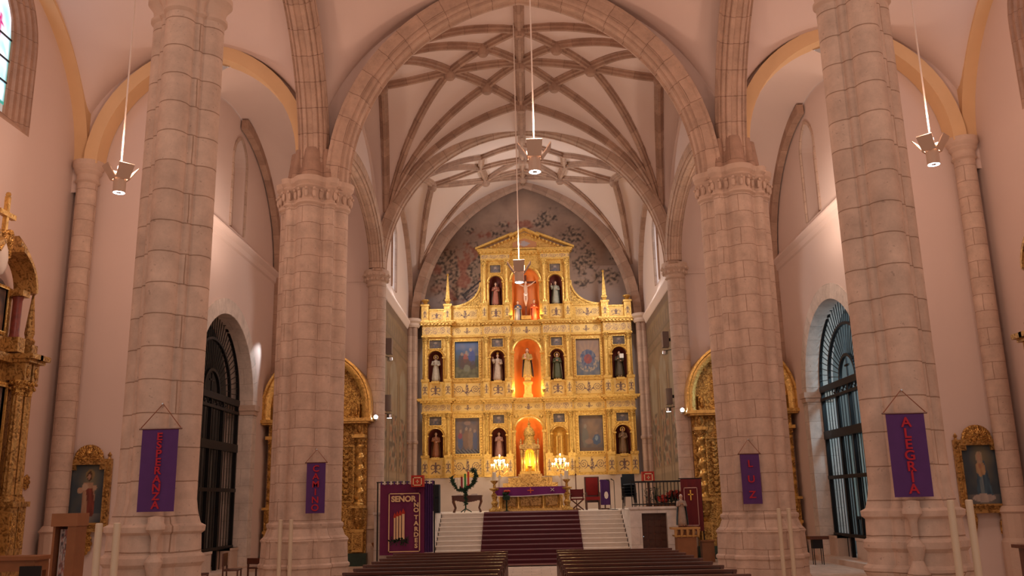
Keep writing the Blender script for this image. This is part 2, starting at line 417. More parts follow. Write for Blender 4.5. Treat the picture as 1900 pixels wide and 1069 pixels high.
# ---- vaults
def dome(a,b,p): 
    a=max(a,0); b=max(b,0); return (a**p+b**p+1e-9)**(1/p)
def ell(t,h,r): q=1-(t/h)**2; return r*math.sqrt(q) if q>0 else 0
def ceiling(x0,x1,y0,y1,zf,label,nu=40,nv=36):
    def dens(t): return .5-.5*cos(PI*t)
    mb=MB(); mb.grid(lambda u,v:(lambda x,y:(x,y,zf(x,y)))(x0+(x1-x0)*dens(u),y0+(y1-y0)*dens(v)),nu,nv,flip=True)
    o=mb.build('ceiling',PLASTER,smooth=True,auto=0); return struct(o,label)
def zstar(x,y): return 11.35+dome(ell(x,6.0,5.55),ell(y-29.25,5.3,5.3),6)
def znave(yc): return lambda x,y: 11.2+dome(ell(x,6.0,5.75),ell(y-yc,4.95,5.4),9)
def zaisle(yc,s): return lambda x,y: 11.35+dome(ell(x-s*9.4,3.65,4.0),ell(y-yc,4.95,4.9),7)
def zaf(s): return lambda x,y: 11.1+dome(ell(x-s*8,2.3,3.9),ell(y-29.4,5.5,4.75),7)
def zpres(x,y):
    t=(y-34.5)/11.5; t=max(0,min(1,t))
    zs=11.2; a=0
    def prof(x,hw,rise):
        if rise<=hw: return ell(x,hw,rise)
        c=(rise*rise-hw*hw)/(2*hw); R=hw+c; q=R*R-(abs(x)+c)**2
        return math.sqrt(q) if q>0 else 0
    a=prof(x,6.0,5.8+(7.6-5.8)*t); b=ell(y-40.25,5.9,5.6+0*t)
    return zs+dome(a,b,7)
zn=ceiling(-6.1,6.1,14.4,24.05,znave(19.2),'smooth pink plaster vault over the nave before the great arch')
ceiling(-6.1,6.1,4.8,14.4,znave(9.6),'smooth pink plaster vault over the rear nave')
cs=ceiling(-6.1,6.1,24.3,34.6,zstar,'star ribbed vault over the crossing before the stairs')
cpz=ceiling(-6.1,6.1,34.6,46.1,zpres,'star ribbed vault over the sanctuary')
for s in(-1,1):
    w='left' if s<0 else 'right'
    a,b=sorted((s*5.8,s*13.0))
    ceiling(a,b,14.4,24.15,zaisle(19.2,s),'pink plaster vault over the %s aisle'%w)
    ceiling(a,b,4.8,14.4,zaisle(9.6,s),'pink plaster vault over the rear %s aisle'%w)
    a,b=sorted((s*5.8,s*10.1)); ceiling(a,b,24.2,35.1,zaf(s),'plaster vault over the far bay of the %s aisle'%w)
# ribs
RP=[(-.17,.1),(-.17,.3),(.17,.3),(.17,.1),(.12,.08),(.125,.0),(.06,-.02),(.05,-.1),(-.05,-.1),(-.06,-.02),(-.125,0),(-.12,.08)]
RP=[(a,b) for a,b in RP]
def rib(parent,p,q,zf,prof=RP,n=22,ease='both',drop=.12,zmin=11.1,name='rib'):
    p=Vector(p); q=Vector(q); pts=[]
    for i in range(n+1):
        t=i/n
        if ease=='start': t=1-cos(t*PI/2)
        elif ease=='both': t=.5-.5*cos(PI*t)
        x=p.x+(q.x-p.x)*t; y=p.y+(q.y-p.y)*t
        pts.append(Vector((x,y,max(zf(x,y)-drop,zmin))))
    d=q-p; side=Vector((d.y,-d.x,0)).normalized()
    # normal = side x tangent ; want it pointing outward/up
    t0=(pts[n//2+1]-pts[n//2]); 
    if side.cross(t0).z<0: side=-side
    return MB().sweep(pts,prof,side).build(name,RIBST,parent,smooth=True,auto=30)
K=dict(A=(0,26.4),C1=(-2.5,29.25),C2=(2.5,29.25),Fn=(0,32.1),D=(0,29.25),B1=(-1.25,27.8),B2=(1.25,27.8),E1=(-1.25,30.7),E2=(1.25,30.7),
       S1=(-4.9,29.25),S2=(4.9,29.25),n1=(-5.35,24.5),n2=(5.35,24.5),f1=(-5.4,34.2),f2=(5.4,34.2),T0=(0,24.3),T1=(0,34.4))
for pr in ('A C1','A C2','C1 Fn','C2 Fn','A T0','D A','D Fn','Fn T1','D C1','D C2','C1 S1','C2 S2'):
    a,b=pr.split(); rib(cs,K[a],K[b],zstar,n=10,ease='lin')
for c,ns in (('f1',['E1','C1','Fn']),('f2',['E2','C2','Fn']),('n1',['B1','C1','A']),('n2',['B2','C2','A'])):
    for nn_ in ns: rib(cs,K[c],K[nn_],zstar,ease='start')
for a,b in(('D','E1'),('D','E2'),('D','B1'),('D','B2')): rib(cs,K[a],K[b],zstar,n=8,ease='lin')
for s,S in((-1,'S1'),(1,'S2')):
    for c in('n','f'):
        cc=K[c+('1' if s<0 else '2')]; rib(cs,(cc[0]+s*.12,cc[1]),K[S],zstar,ease='start')
for k in('A','C1','C2','Fn','D','B1','B2','E1','E2','S1','S2'):
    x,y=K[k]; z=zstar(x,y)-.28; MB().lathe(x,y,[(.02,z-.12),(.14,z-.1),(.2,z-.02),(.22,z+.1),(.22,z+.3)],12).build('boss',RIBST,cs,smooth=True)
# sanctuary ribs
K2=dict(A=(0,36.9),C1=(-2.0,40.3),C2=(2.0,40.3),Fn=(0,43.6),D=(0,40.3),G1=(-1.85,42.3),G2=(1.85,42.3),H1=(-1.85,38.3),H2=(1.85,38.3),S1=(-4.3,40.3),S2=(4.3,40.3),
        n1=(-5.4,34.9),n2=(5.4,34.9),f1=(-5.5,45.4),f2=(5.5,45.4),T0=(0,34.8),T1=(0,45.8))
for pr in ('A T0','Fn T1','A D','D Fn','A H1','A H2','H1 C1','H2 C2','C1 G1','C2 G2','G1 Fn','G2 Fn','D C1','D C2','C1 S1','C2 S2','G1 G2','D G1','D G2','G1 S1','G2 S2'):
    a,b=pr.split(); rib(cpz,K2[a],K2[b],zpres,n=10,ease='lin')
for c,ns in (('f1',['G1','S1']),('f2',['G2','S2']),('n1',['H1','C1','S1']),('n2',['H2','C2','S2'])):
    for nn_ in ns: rib(cpz,K2[c],K2[nn_],zpres,ease='start')
for k in('G1','G2','Fn','D','S1','S2'):
    x,y=K2[k]; z=zpres(x,y)-.28; MB().lathe(x,y,[(.02,z-.12),(.14,z-.1),(.2,z-.02),(.22,z+.1),(.22,z+.3)],12).build('boss',RIBST,cpz,smooth=True)
# ---- great arches (trim)
ti=[0]
def trim(mb,m,label,smooth=True):
    ti[0]+=1; return struct(mb.build('trim_%d'%ti[0],m,smooth=smooth,auto=30),label)
AP=[(-.5,.26),(-.47,.17),(-.41,.20),(-.38,.10),(-.32,.05),(-.27,.08),(-.24,.0),(-.12,-.03),(-.09,.03),(.09,.03),(.12,-.03),(.24,0),(.27,.08),(.32,.05),(.38,.10),(.41,.20),(.47,.17),(.5,.26),(.5,.42),(.54,.46),(.54,.54),(.42,.56),(-.42,.56),(-.54,.54),(-.54,.46),(-.5,.42)]
def archpath(plane,P,curve):
    return [(u,P,z) if plane=='Y' else (P,u,z) for u,z in curve]
c1=pointed(0,4.95,10.9,5.75,40); c1=[(-4.98,10.7)]+c1+[(4.98,10.7)]
# side x tangent must point outward (up) : plane Y, path going +x, normal up => side=(0,1,0)x(1,0,0)=(0,0,-1) -> use (0,-1,0)
trim(MB().sweep(archpath('Y',24.0,c1),AP,(0,-1,0)),ARCHST,'great pointed stone arch between the two broad pillars')
c2=pointed(0,5.55,11.1,5.78,40)
AP2=[(a*.9,b*.8) for a,b in AP]
trim(MB().sweep(archpath('Y',34.5,c2),AP2,(0,-1,0)),ARCHST,'second stone arch at the head of the sanctuary stairs')
c3=pointed(0,5.5,11.2,7.35,40)
AP3=[(-.3,0),(-.2,-.12),(0,-.16),(.1,-.04),(.3,.0),(.3,.4),(-.3,.4)]
trim(MB().sweep(archpath('Y',45.3,c3),AP3,(0,-1,0)),RIBST,'stone arch framing the painted wall above the altarpiece')
# spandrel walls over the arches
sp=lambda curve,o:[(u,z+o) for u,z in curve]
mb=MB(); panel_arch(mb,mapper('Y',23.95),-6.1,6.1,10.7,18,pointed(0,5.25,10.9,6.05,40),10.7,.2,True)
struct(mb.build('wall_above_great_arch',PLASTER),'plaster wall above the great arch')
mb=MB(); panel_arch(mb,mapper('Y',34.45),-6.1,6.1,11.1,18.6,pointed(0,5.75,11.1,6.1,40),11.1,.2,True)
struct(mb.build('wall_above_sanctuary_arch',PLASTER),'plaster wall above the sanctuary arch')
for s in(-1,1):
    w='left' if s<0 else 'right'
    # yellow transverse arch in aisle
    ca=pointed(s*9.24,2.84,11.75,3.3,28)
    mb=MB().sweep(archpath('Y',24.0,ca),[(-.28,0),(.28,0),(.28,.38),(-.28,.38)],(0,-1,0))
    trim(mb,YELLOW,'round arch painted yellow across the %s aisle'%w)
    ca2=pointed(s*9.24,3.1,11.75,3.55,28)
    mb=MB(); a,b=sorted((s*5.9,s*13.0)); panel_arch(mb,mapper('Y',24.05),a,b,11.0,17.2,ca2,11.0,.25,True)
    struct(mb.build('wall_aisle_arch_'+w,PLASTER),'plaster wall above the yellow arch of the %s aisle'%w)
    # wall rib, yellow
    cw=pointed(19.3,4.75,11.75,4.3,30)
    sd=(s,0,0)
    pth=archpath('X',s*12.75,cw)
    mb=MB().sweep(pth,[(-.22,0),(.22,0),(.22,.34),(-.22,.34)],(1,0,0))
    trim(mb,YELLOW,'wall arch painted yellow along the %s outer wall'%w)
    # nave arcade arch
    cn=pointed(19.2,4.25,11.0,5.0,36); cn=[(cn[0][0],10.7)]+cn+[(cn[-1][0],10.7)]
    trim(MB().sweep(archpath('X',s*5.9,cn),[(a*.8,b*.9) for a,b in AP],(1,0,0)),ARCHST,'stone arch between the near and broad pillars on the %s'%w)
    mb=MB(); panel_arch(mb,mapper('X',s*5.98),14.4,24,11,18,pointed(19.2,4.5,11.0,5.25,36),11,s*.15,True); struct(mb.build('wall_arcade_'+w,PLASTER),'plaster above the %s arcade arch'%w)
    # arch of crossing bay into aisle
    cb=pointed(29.4,4.5,11.2,2.1,30)
    trim(MB().sweep(archpath('X',s*5.85,cb),[(a*.6,b*.75) for a,b in AP],(1,0,0)),ARCHST,'low stone arch from the broad pillar to the slender column on the %s'%w)
    cb2=pointed(29.4,4.75,11.2,2.4,30)
    mb=MB(); panel_arch(mb,mapper('X',s*5.9),24.3,34.6,11.15,17,cb2,11.15,s*.15,True); struct(mb.build('wall_crossing_'+w,PLASTER),'plaster wall above the low side arch on the %s'%w)
    # sidewall formeret of sanctuary
    # outer wall with window
    mb=MB(); cwn=pointed(19.75,1.95,14.0,2.4,20)
    panel_arch(mb,mapper('X',s*12.9),-6,24.3,0,17.5,cwn,11.7,0)
    struct(mb.build('wall_'+w,PLASTER),'tall plaster outer wall on the %s'%w)
    t=None
    mb=MB(); prev=(1.95,0,11.7,14.0,2.4)
    steps=[(1.95,0),(1.88,.0),(1.85,.06),(1.75,.06),(1.7,.13),(1.6,.14),(1.56,.2),(1.45,.21),(1.4,.28),(1.3,.3),(1.27,.36)]
    loops=[]
    for hw,dp in steps:
        k=hw/1.95; cvv=pointed(19.75,hw,14.0+(1-k)*.2,2.4*k+.15*(1-k),20); zb=11.7+(1-k)*1.1
        loops.append([(s*(12.9+dp),u,z) for u,z in [(cvv[0][0],zb)]+cvv+[(cvv[-1][0],zb)]])
    m0=len(loops[0])
    for i in range(len(loops)-1):
        b0=len(mb.v); mb.v+=loops[i]+loops[i+1]
        for k in range(m0): j=(k+1)%m0; mb.face((b0+k,b0+j,b0+m0+j,b0+m0+k))
    wf=struct(mb.build('window_%d'%(1 if s<0 else 2),RIBST),'splayed stone window with leaded stained glass in the %s outer wall'%w)
    mb=MB(); lp=loops[-1]; 
    def sgc(u,v):
        d=abs(u-.5)*2; e=abs(v-.66)
        if d>.93 or v<.03: return (.03,.25,.20)
        for cu in(.2,.5,.8):
            if abs(u-cu)<.022 and e<.10 or (abs(v-.70)<.02 and abs(u-cu)<.055): return (.45,.02,.18)
        return mixc((.75,.8,.95),(.3,.6,.75),nz(u*5,v*9)+.3)
    if s<0 or True:
        def gp(u,v):
            hw=1.27; yy=19.75-hw+2*hw*u; zt=14.1
            q=1-(abs(u-.5)*2)**2; top=14.08+1.55*math.sqrt(max(q,0)); return (s*13.24,yy,12.3+(top-12.3)*v)
        mb.grid(gp,24,40,colf=sgc); mb.build('stained_glass',VE,wf)
    mb=MB()
    for zz in(12.9,13.5,14.1): mb.box(min(s*13.2,s*13.23),max(s*13.2,s*13.23),18.5,21.0,zz-.02,zz+.02)
    mb.build('lead_bars',IRON,wf)
    # return wall at D=24.3 from 10 to 13
    a,b=sorted((s*10,s*13.0)); struct(MB().box(a,b,24.3,24.6,0,17).build('wall_return_'+w,PLASTER),'plaster return wall with a gilt framed painting on the %s'%w)
    # gate wall
    GD0,GD1=26.7,32.4
    cg=pointed((GD0+GD1)/2,(GD1-GD0)/2,5.75,2.75,28)
    mb=MB(); panel_arch(mb,mapper('X',s*10),24.3,35.1,0,11.1,cg,0,s*.95)
    struct(mb.build('wall_gate_'+w,PLASTER),'plaster wall pierced by the iron gate on the %s'%w)
    # voussoir band & jambs
    band=[(-.02,0),(.03,0),(.03,.5),(-.02,.5)]
    cg0=[(cg[0][0],0.01)]+cg+[(cg[-1][0],.01)]
    trim(MB().sweep([(s*9.99,u,z) for u,z in cg0],band,(1,0,0)),WHITEST,'stone surround of the %s gate arch'%w)
    trim(MB().sweep([(s*9.97,u,z) for u,z in cg0],[(0,-.012),(s*.93,-.012),(s*.93,.0),(0,.0)] if s>0 else [(-.93,-.012),(0,-.012),(0,0),(-.93,0)],(1,0,0)),WHITEST,'stone reveal of the %s gate arch'%w)
    mb=MB()
    for g0 in(GD0,GD1):
        mb.box(min(s*9.85,s*10.9),max(s*9.85,s*10.9),g0-(.5 if g0<29 else .1),g0+(.1 if g0<29 else .5),5.55,5.75)
        mb.box(min(s*9.9,s*10.9),max(s*9.9,s*10.9),g0-(.45 if g0<29 else .06),g0+(.06 if g0<29 else .45),5.4,5.55)
    trim(mb,BASEST,'moulded impost blocks of the %s gate arch'%w,False)
    # step
    trim(MB().box(min(s*9.75,s*11.8),max(s*9.75,s*11.8),GD0-.3,GD1+.3,0,.16),BASEST,'low stone step under the %s gate'%w,False)
    # upper wall with slit window
    csl=pointed(30.1,.75,14.1,1.0,16)
    mb=MB(); panel_arch(mb,mapper('X',s*10.12),24.3,35.1,11.1,17,csl,11.6,s*.55)
    mb.quad((s*10.67,29.3,11.5),(s*10.67,30.9,11.5),(s*10.67,30.9,15.2),(s*10.67,29.3,15.2))
    struct(mb.build('wall_clerestory_'+w,PLASTER),'upper plaster wall with blind lancet in the %s aisle'%w)
    wl=[(csl[0][0],11.62)]+csl+[(csl[-1][0],11.62)]
    wobj=MB().sweep([(s*10.1,u,z) for u,z in wl],[(-.03,-.03),(.03,-.05),(.03,.07),(-.03,.07)],(1,0,0)).build('window_%d'%(3 if s<0 else 4),STONE,smooth=True)
    struct(wobj,'tall narrow blind lancet with stone frame in the %s aisle'%w)
    MB().quad((s*10.6,29.35,11.62),(s*10.6,30.85,11.62),(s*10.6,30.85,15.1),(s*10.6,29.35,15.1)) or None
    mb=MB().box(min(s*10.55,s*10.62),max(s*10.55,s*10.62),29.3,30.9,11.6,15.15); mb.build('blind_panel',RIBST,wobj)
    # cornice
    cor=[(0,-.35),(s*-.06,-.3),(s*-.08,-.12),(s*-.2,0),(s*-.2,.06),(s*.14,.42),(s*.14,-.35)]
    path=[(s*10,24.6,11.15),(s*10,35.0,11.15)]
    def extr(path,cor):
        mb=MB(); 
        for (x,y,z) in path:
            for a,b in cor: mb.v.append((x+a,y,z+b))
        n=len(cor)
        for k in range(n): mb.face((k,(k+1)%n,n+(k+1)%n,n+k))
        mb.face(tuple(range(n))); mb.face(tuple(range(n,2*n))); return mb
    trim(extr(path,cor),PLASTER,'plaster cornice with sloping sill along the %s aisle wall'%w,False)
    # wall rib on far half of aisle wall
    cr=pointed(29.9,4.9,11.2,4.3,30)[15:]
    trim(MB().sweep([(s*9.95,u,z) for u,z in cr],[(-.12,-.1),(.12,-.1),(.12,.25),(-.12,.25)],(1,0,0)),RIBST,'stone wall rib in the corner of the %s aisle'%w)
    # corner shaft
    trim(MB().lathe(s*9.95,34.75,[(.16,0),(.16,11.2)],12),RIBST,'thin corner shaft at the end of the %s aisle'%w)
    # end wall
    a,b=sorted((s*5.9,s*10.2)); struct(MB().box(a,b,35.05,35.35,0,16.5).build('wall_end_'+w,PLASTER),'end wall of the %s aisle behind the gilded side altar'%w)
    a,b=sorted((s*5.95,s*10.0)); trim(MB().box(a,b,35.0,35.06,10.9,11.05),PLASTER,'thin string course on the end wall of the %s aisle'%w,False)
    # chapel behind gate
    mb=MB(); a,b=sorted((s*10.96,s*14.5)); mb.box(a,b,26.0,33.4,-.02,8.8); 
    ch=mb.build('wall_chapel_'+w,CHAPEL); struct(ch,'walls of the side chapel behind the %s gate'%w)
    # open the face toward the gate: drop the faces on the nave side
    import bmesh
    bm=bmesh.new(); bm.from_mesh(ch.data)
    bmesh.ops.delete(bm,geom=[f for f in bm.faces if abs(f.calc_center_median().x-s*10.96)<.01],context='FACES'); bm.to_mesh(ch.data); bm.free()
light('chapel_daylight','AREA',(12.5,27.5,7.6),150,(.55,.85,1),size=1.5,target=(13,31.5,2))
light('chapel_lamp','SPOT',(-9.4,33.6,8.6),130,(.9,.95,1),size=.1,target=(-10.4,31.2,5.6),spot=50)  # added fill spot in the aisle, without a fixture, brightening the left gate
light('aisle_spot','POINT',(-8.0,27.3,10.4),50,(1,.70,.55),size=.2)
light('aisle_spot','POINT',(8.0,27.3,10.4),80,(1,.76,.60),size=.2)
for s in(-1,1): light('aisle_vault_fill','SPOT',(s*7.6,26.5,8.5),260 if s<0 else 360,(1,.74,.58),size=.2,target=(s*8.2,28,16),spot=130,blend=.9)  # added fill spots aimed upward to brighten the far aisle vaults, no fixtures
# ---- sanctuary side walls with frescoes
def wallpaint(u,v):
    # u along depth 0..1, v height 0..1 : painted arcade in olive, grey and pink
    base=mixc((.33,.24,.14),(.26,.18,.10),nz(u*7,v*18)+.5)
    n2=nz(u*20+3,v*40,2)
    base=mixc(base,(.40,.27,.19),n2*.9)
    if v>.955: return mixc((.20,.14,.11),base,.3)
    if v>.86: 
        return mixc(base,(.20,.15,.11),.6 if (v<.875 or int(u*26)%2 and v<.93) else 0)
    if v>.80: return mixc(base,(.16,.12,.07),.75) if (v<.81 or v>.852) else mixc(base,(.24,.16,.10),.8 if nz(u*30,v*60,4)>0.05 else .2)
    # arches
    nA=3; k=min(nA-1,int(u*nA)); lu=(u*nA-k-.5)*2
    top=.74; spr=.64
    inside=abs(lu)<.72 and (v<spr or ((lu/.72)**2+((v-spr)/(top-spr))**2<1)) and v>.2
    if inside:
        c=mixc((.38,.34,.25),(.30,.22,.14),nz(u*12,v*14,7)*.9+.5-.6*(v-.4))
        if v<.48:
            f=nz(u*22,v*26,9)
            if f>.05: c=mixc(c,(.10,.07,.06),.8)
            elif f<-.2: c=mixc(c,(.36,.14,.08),.7)
        return c
    edge=abs(abs(lu)-.76)<.05 and v<spr
    if edge: return mixc(base,(.10,.07,.05),.6)
    if v<.2: return mixc(base,(.48,.38,.28),.35) if abs(v-.18)<.012 else mixc(base,(.27,.22,.15),.5)
    return base
for s in(-1,1):
    w='left' if s<0 else 'right'
    mb=MB().box(min(s*6,s*6.3),max(s*6,s*6.3),34.9,46,0,11.1)
    wl=mb.build('wall_sanctuary_'+w,PLASTER); struct(wl,'sanctuary wall on the %s covered with faded painted arcades'%w)
    mb=MB(); mb.grid(lambda u,v:(s*5.97,35.3+(44.2-35.3)*u,PZ+(10.7-PZ)*v),90,110,colf=lambda u,v:(lambda c:(c[0]*.74,c[1]*.68,c[2]*.66))(wallpaint(u,v))); mb.build('fresco',VC,wl)
    csl=pointed(39.9,.62,14.0,.9,12)
    mb=MB(); panel_arch(mb,mapper('X',s*6.05),34.6,46,11.1,18.8,csl,11.75,s*.5)
    struct(mb.build('wall_sanctuary_upper_'+w,PLASTER),'upper plaster wall with window above the %s fresco'%w)
    wo=MB().sweep([(s*6.04,u,z) for u,z in [(csl[0][0],11.75)]+csl+[(csl[-1][0],11.75)]],[(-.05,-.1),(.05,-.1),(.05,.1),(-.05,.1)],(1,0,0)).build('window_%d'%(5 if s<0 else 6),RIBST)
    struct(wo,'narrow daylit window high in the %s sanctuary wall'%w)
    MB().box(min(s*6.4,s*6.44),max(s*6.4,s*6.44),39.25,40.55,11.7,15).build('glass',WINLIT,wo)
    trim(extr([(s*6,35.0,11.0),(s*6,45.9,11.0)],[(0,-.3),(s*-.05,-.25),(s*-.18,0),(s*-.18,.08),(s*.08,.5),(s*.08,-.3)]),PLASTER,'plaster cornice above the %s sanctuary fresco'%w,False)
    cfm=pointed(40.2,5.2,11.4,4.9,26)
    trim(MB().sweep([(s*5.95,u,z) for u,z in cfm],[(-.12,-.08),(.12,-.08),(.12,.2),(-.12,.2)],(1,0,0)),RIBST,'wall rib around the window of the %s sanctuary wall'%w)
    # apse clustered column
    t=thing('corner_column','clustered corner column at the %s edge of the great altarpiece'%w,'column',(s*5.75,44.5,PZ))
    rf=cluster(.2,[(.16,PI/4+i*PI/2,.13) for i in range(4)])
    MB().outline(rf,[(PZ,.1),(PZ+.5,.1),(PZ+.6,0),(5.0,0),(5.05,.05),(5.15,.05),(5.2,0),(10.9,0)],s*5.75,44.5,48).build('shaft',RIBST,t,smooth=True,auto=40)
    MB().lathe(s*5.75,44.5,[(.33,10.8),(.38,10.9),(.36,11.0),(.46,11.1),(.46,11.2),(.42,11.25)],14).build('capital',BASEST,t,smooth=True)
# ---- back wall and mural
mp=MB().box(-6.2,6.2,46,46.3,0,19.2); bw=mp.build('wall_back',PLASTER); struct(bw,'back wall of the sanctuary with the faded painted lunette')
def mural(u,v):
    x=(u-.5)*11.4; z=10.5+8.4*v
    n0=nz(x*.6,z*.6)+.5*nz(x*1.7,z*1.7,3)+.25*nz(x*6,z*6,8)
    b=mixc((.37,.25,.19),(.25,.165,.13),n0+.45)
    b=mixc(b,(.50,.33,.24),max(0,1-math.hypot(x-.1,(z-17.6))/1.1)*.8)
    if z<13.1: b=mixc(b,(.30,.25,.25),max(0,min(1,(13.1-z)*2))*.6+.3*nz(x*1.3,z*5,2))
    if x>2 and z<14.2: b=mixc(b,(.46,.35,.31),min(1,(x-2))*.5)
    n1=nz(x*1.3,z*1.3,1)+.6*nz(x*3.1,z*3.1,5); n3=nz(x*6.5,z*6.5,9)+.4*nz(x*13,z*13,4)
    def blob(cx,cz,rx,rz): return max(0,1-math.hypot((x-cx)/rx,(z-cz)/rz))
    w=max(1.5*blob(-3.6,13.9,1.9,2.0),1.3*blob(-2.6,14.7,1.5,1.5),1.2*blob(-4.2,13.2,1.1,1.2),blob(1.3,17.0,1.2,.9),.9*blob(2.4,15.9,1.3,1.0),1.2*blob(3.1,14.6,1.0,1.3),1.1*blob(4.2,13.7,1.1,.9),.9*blob(-1.6,16.0,1.6,.5),.7*blob(-3.0,16.3,.8,.5),.8*blob(0.2,16.6,2.6,.4),.8*blob(4.6,14.2,.6,1.2),.7*blob(3.2,13.2,1.3,.5))
    m=w*(.95+1.2*n1)+.35*n3*min(1,w*2)
    red=nz(x*1.1+3,z*1.1,6)
    if m>.30:
        t=min(1,(m-.30)*3.2)
        q=max(0,min(1,n3*1.6+.5)); c=mixc((.38,.26,.19),(.035,.027,.025),q)
        if red>.05 and x<.8: c=mixc(c,(.30,.085,.05),min(.75,(red-.05)*5))
        b=mixc(b,c,t*.88)
    gx=(x+2.55)*.78+(z-12.95)*.62; gz=-(x+2.55)*.62+(z-12.95)*.78
    if abs(gx)<.75 and abs(gz)<.38 and (abs(abs(gx)-.71)<.05 or abs(abs(gz)-.35)<.045 or (gz*7)%1<.28): b=(.04,.03,.035)
    return b
def mfn(u,v):
    x=(u-.5)*11.4; return (x,45.95,10.5+8.4*v)
mb=MB(); mb.grid(mfn,260,190,colf=mural); mb.build('mural',VC,bw)
# ---- sanctuary platform and stairs
struct(MB().box(-6,6,36.75,46,0,PZ).build('floor_sanctuary',STEPST),'raised pale stone sanctuary floor at the top of the stairs')
for s in(-1,1):
    w='left' if s<0 else 'right'
    a,b=sorted((s*3.55,s*5.65))
    mb=MB()
    if s>0:
        panel_arch(mb,mapper('Y',33.25),a,b,0,PZ+.05,[(3.95,1.66),(4.85,1.66)],0,.3)
        mb.quad((a,33.25,0),(a,36.8,0),(a,36.8,PZ+.05),(a,33.25,PZ+.05)); mb.quad((b,33.25,0),(b,36.8,0),(b,36.8,PZ+.05),(b,33.25,PZ+.05))
        mb.quad((a,33.25,PZ+.05),(b,33.25,PZ+.05),(b,36.8,PZ+.05),(a,36.8,PZ+.05))
    else: mb.box(a,b,33.25,36.8,0,PZ+.05)
    struct(mb.build('wall_platform_'+w,WHITEST),'white stone side of the raised platform %s of the stairs'%w)
    trim(MB().box(a-.04,b+.04,33.19,33.5,PZ+.05,PZ+.13),WHITEST,'flat stone coping on the %s platform wall'%w,False)
    trim(MB().box(min(s*5.65,s*6.2),max(s*5.65,s*6.2),35.0,36.8,0,PZ),WHITEST,'platform corner behind the %s slender column'%w,False)
# door in platform
def doorc(u,v):
    e=((u*4)%1,(v*7)%1); 
    if min(e)<.16: return (.018,.006,.003)
    return mixc((.07,.02,.01),(.10,.035,.015),nz(u*9,v*9))
dr=MB().box(3.93,4.87,33.5,33.56,0,1.68).build('door_1',WOOD); struct(dr,'small dark panelled door in the platform wall')
mb=MB()
for i in range(4):
    for j in range(7): mb.box(3.98+i*.22,3.98+i*.22+.17,33.46,33.5,.06+j*.23,.06+j*.23+.18)
mb.build('door_panels',mat('door_panel',(.07,.022,.01),.4,var=.3,scale=8),dr)
MB().ball((4.0,33.44,.85),.025,8).build('door_handle',STEEL,dr)
NS=11
stt=thing('staircase','wide pale stone staircase of eleven steps up to the sanctuary','stairs',(0,33.2,0))
for k in range(NS):
    y0=33.2+k*.325; z=PZ/NS*(k+1)
    mb=MB().box(-3.52,3.52,y0,36.78,z-PZ/NS,z-.035); mb.box(-3.54,3.54,y0-.055,36.78,z-.04,z)
    mb.build('step',STEPST,stt)
mb=MB(); w=1.86; th=.025
path=[]
for k in range(NS):
    y0=33.2+k*.325-.062; z=PZ/NS*(k+1); path+= [(y0,z-PZ/NS+ (0.01)),(y0-.01,z-.02),(y0+.03,z+th)]
path+=[(37.9,PZ+th)]
path=[(32.0,.035),(33.1,.035)]+path[0:]
for i in range(len(path)-1):
    (y0,z0),(y1,z1)=path[i],path[i+1]; mb.quad((-w,y0,z0),(w,y0,z0),(w,y1,z1),(-w,y1,z1))
    for x in(-w,w): mb.quad((x,y0,z0),(x,y1,z1),(x,y1+.03,max(0,z1-.04)),(x,y0+.03,max(0,z0-.04)))
tag(mb.build('stair_carpet',CARPET,smooth=True,auto=50),'dark wine red carpet running down the middle of the altar stairs','carpet')

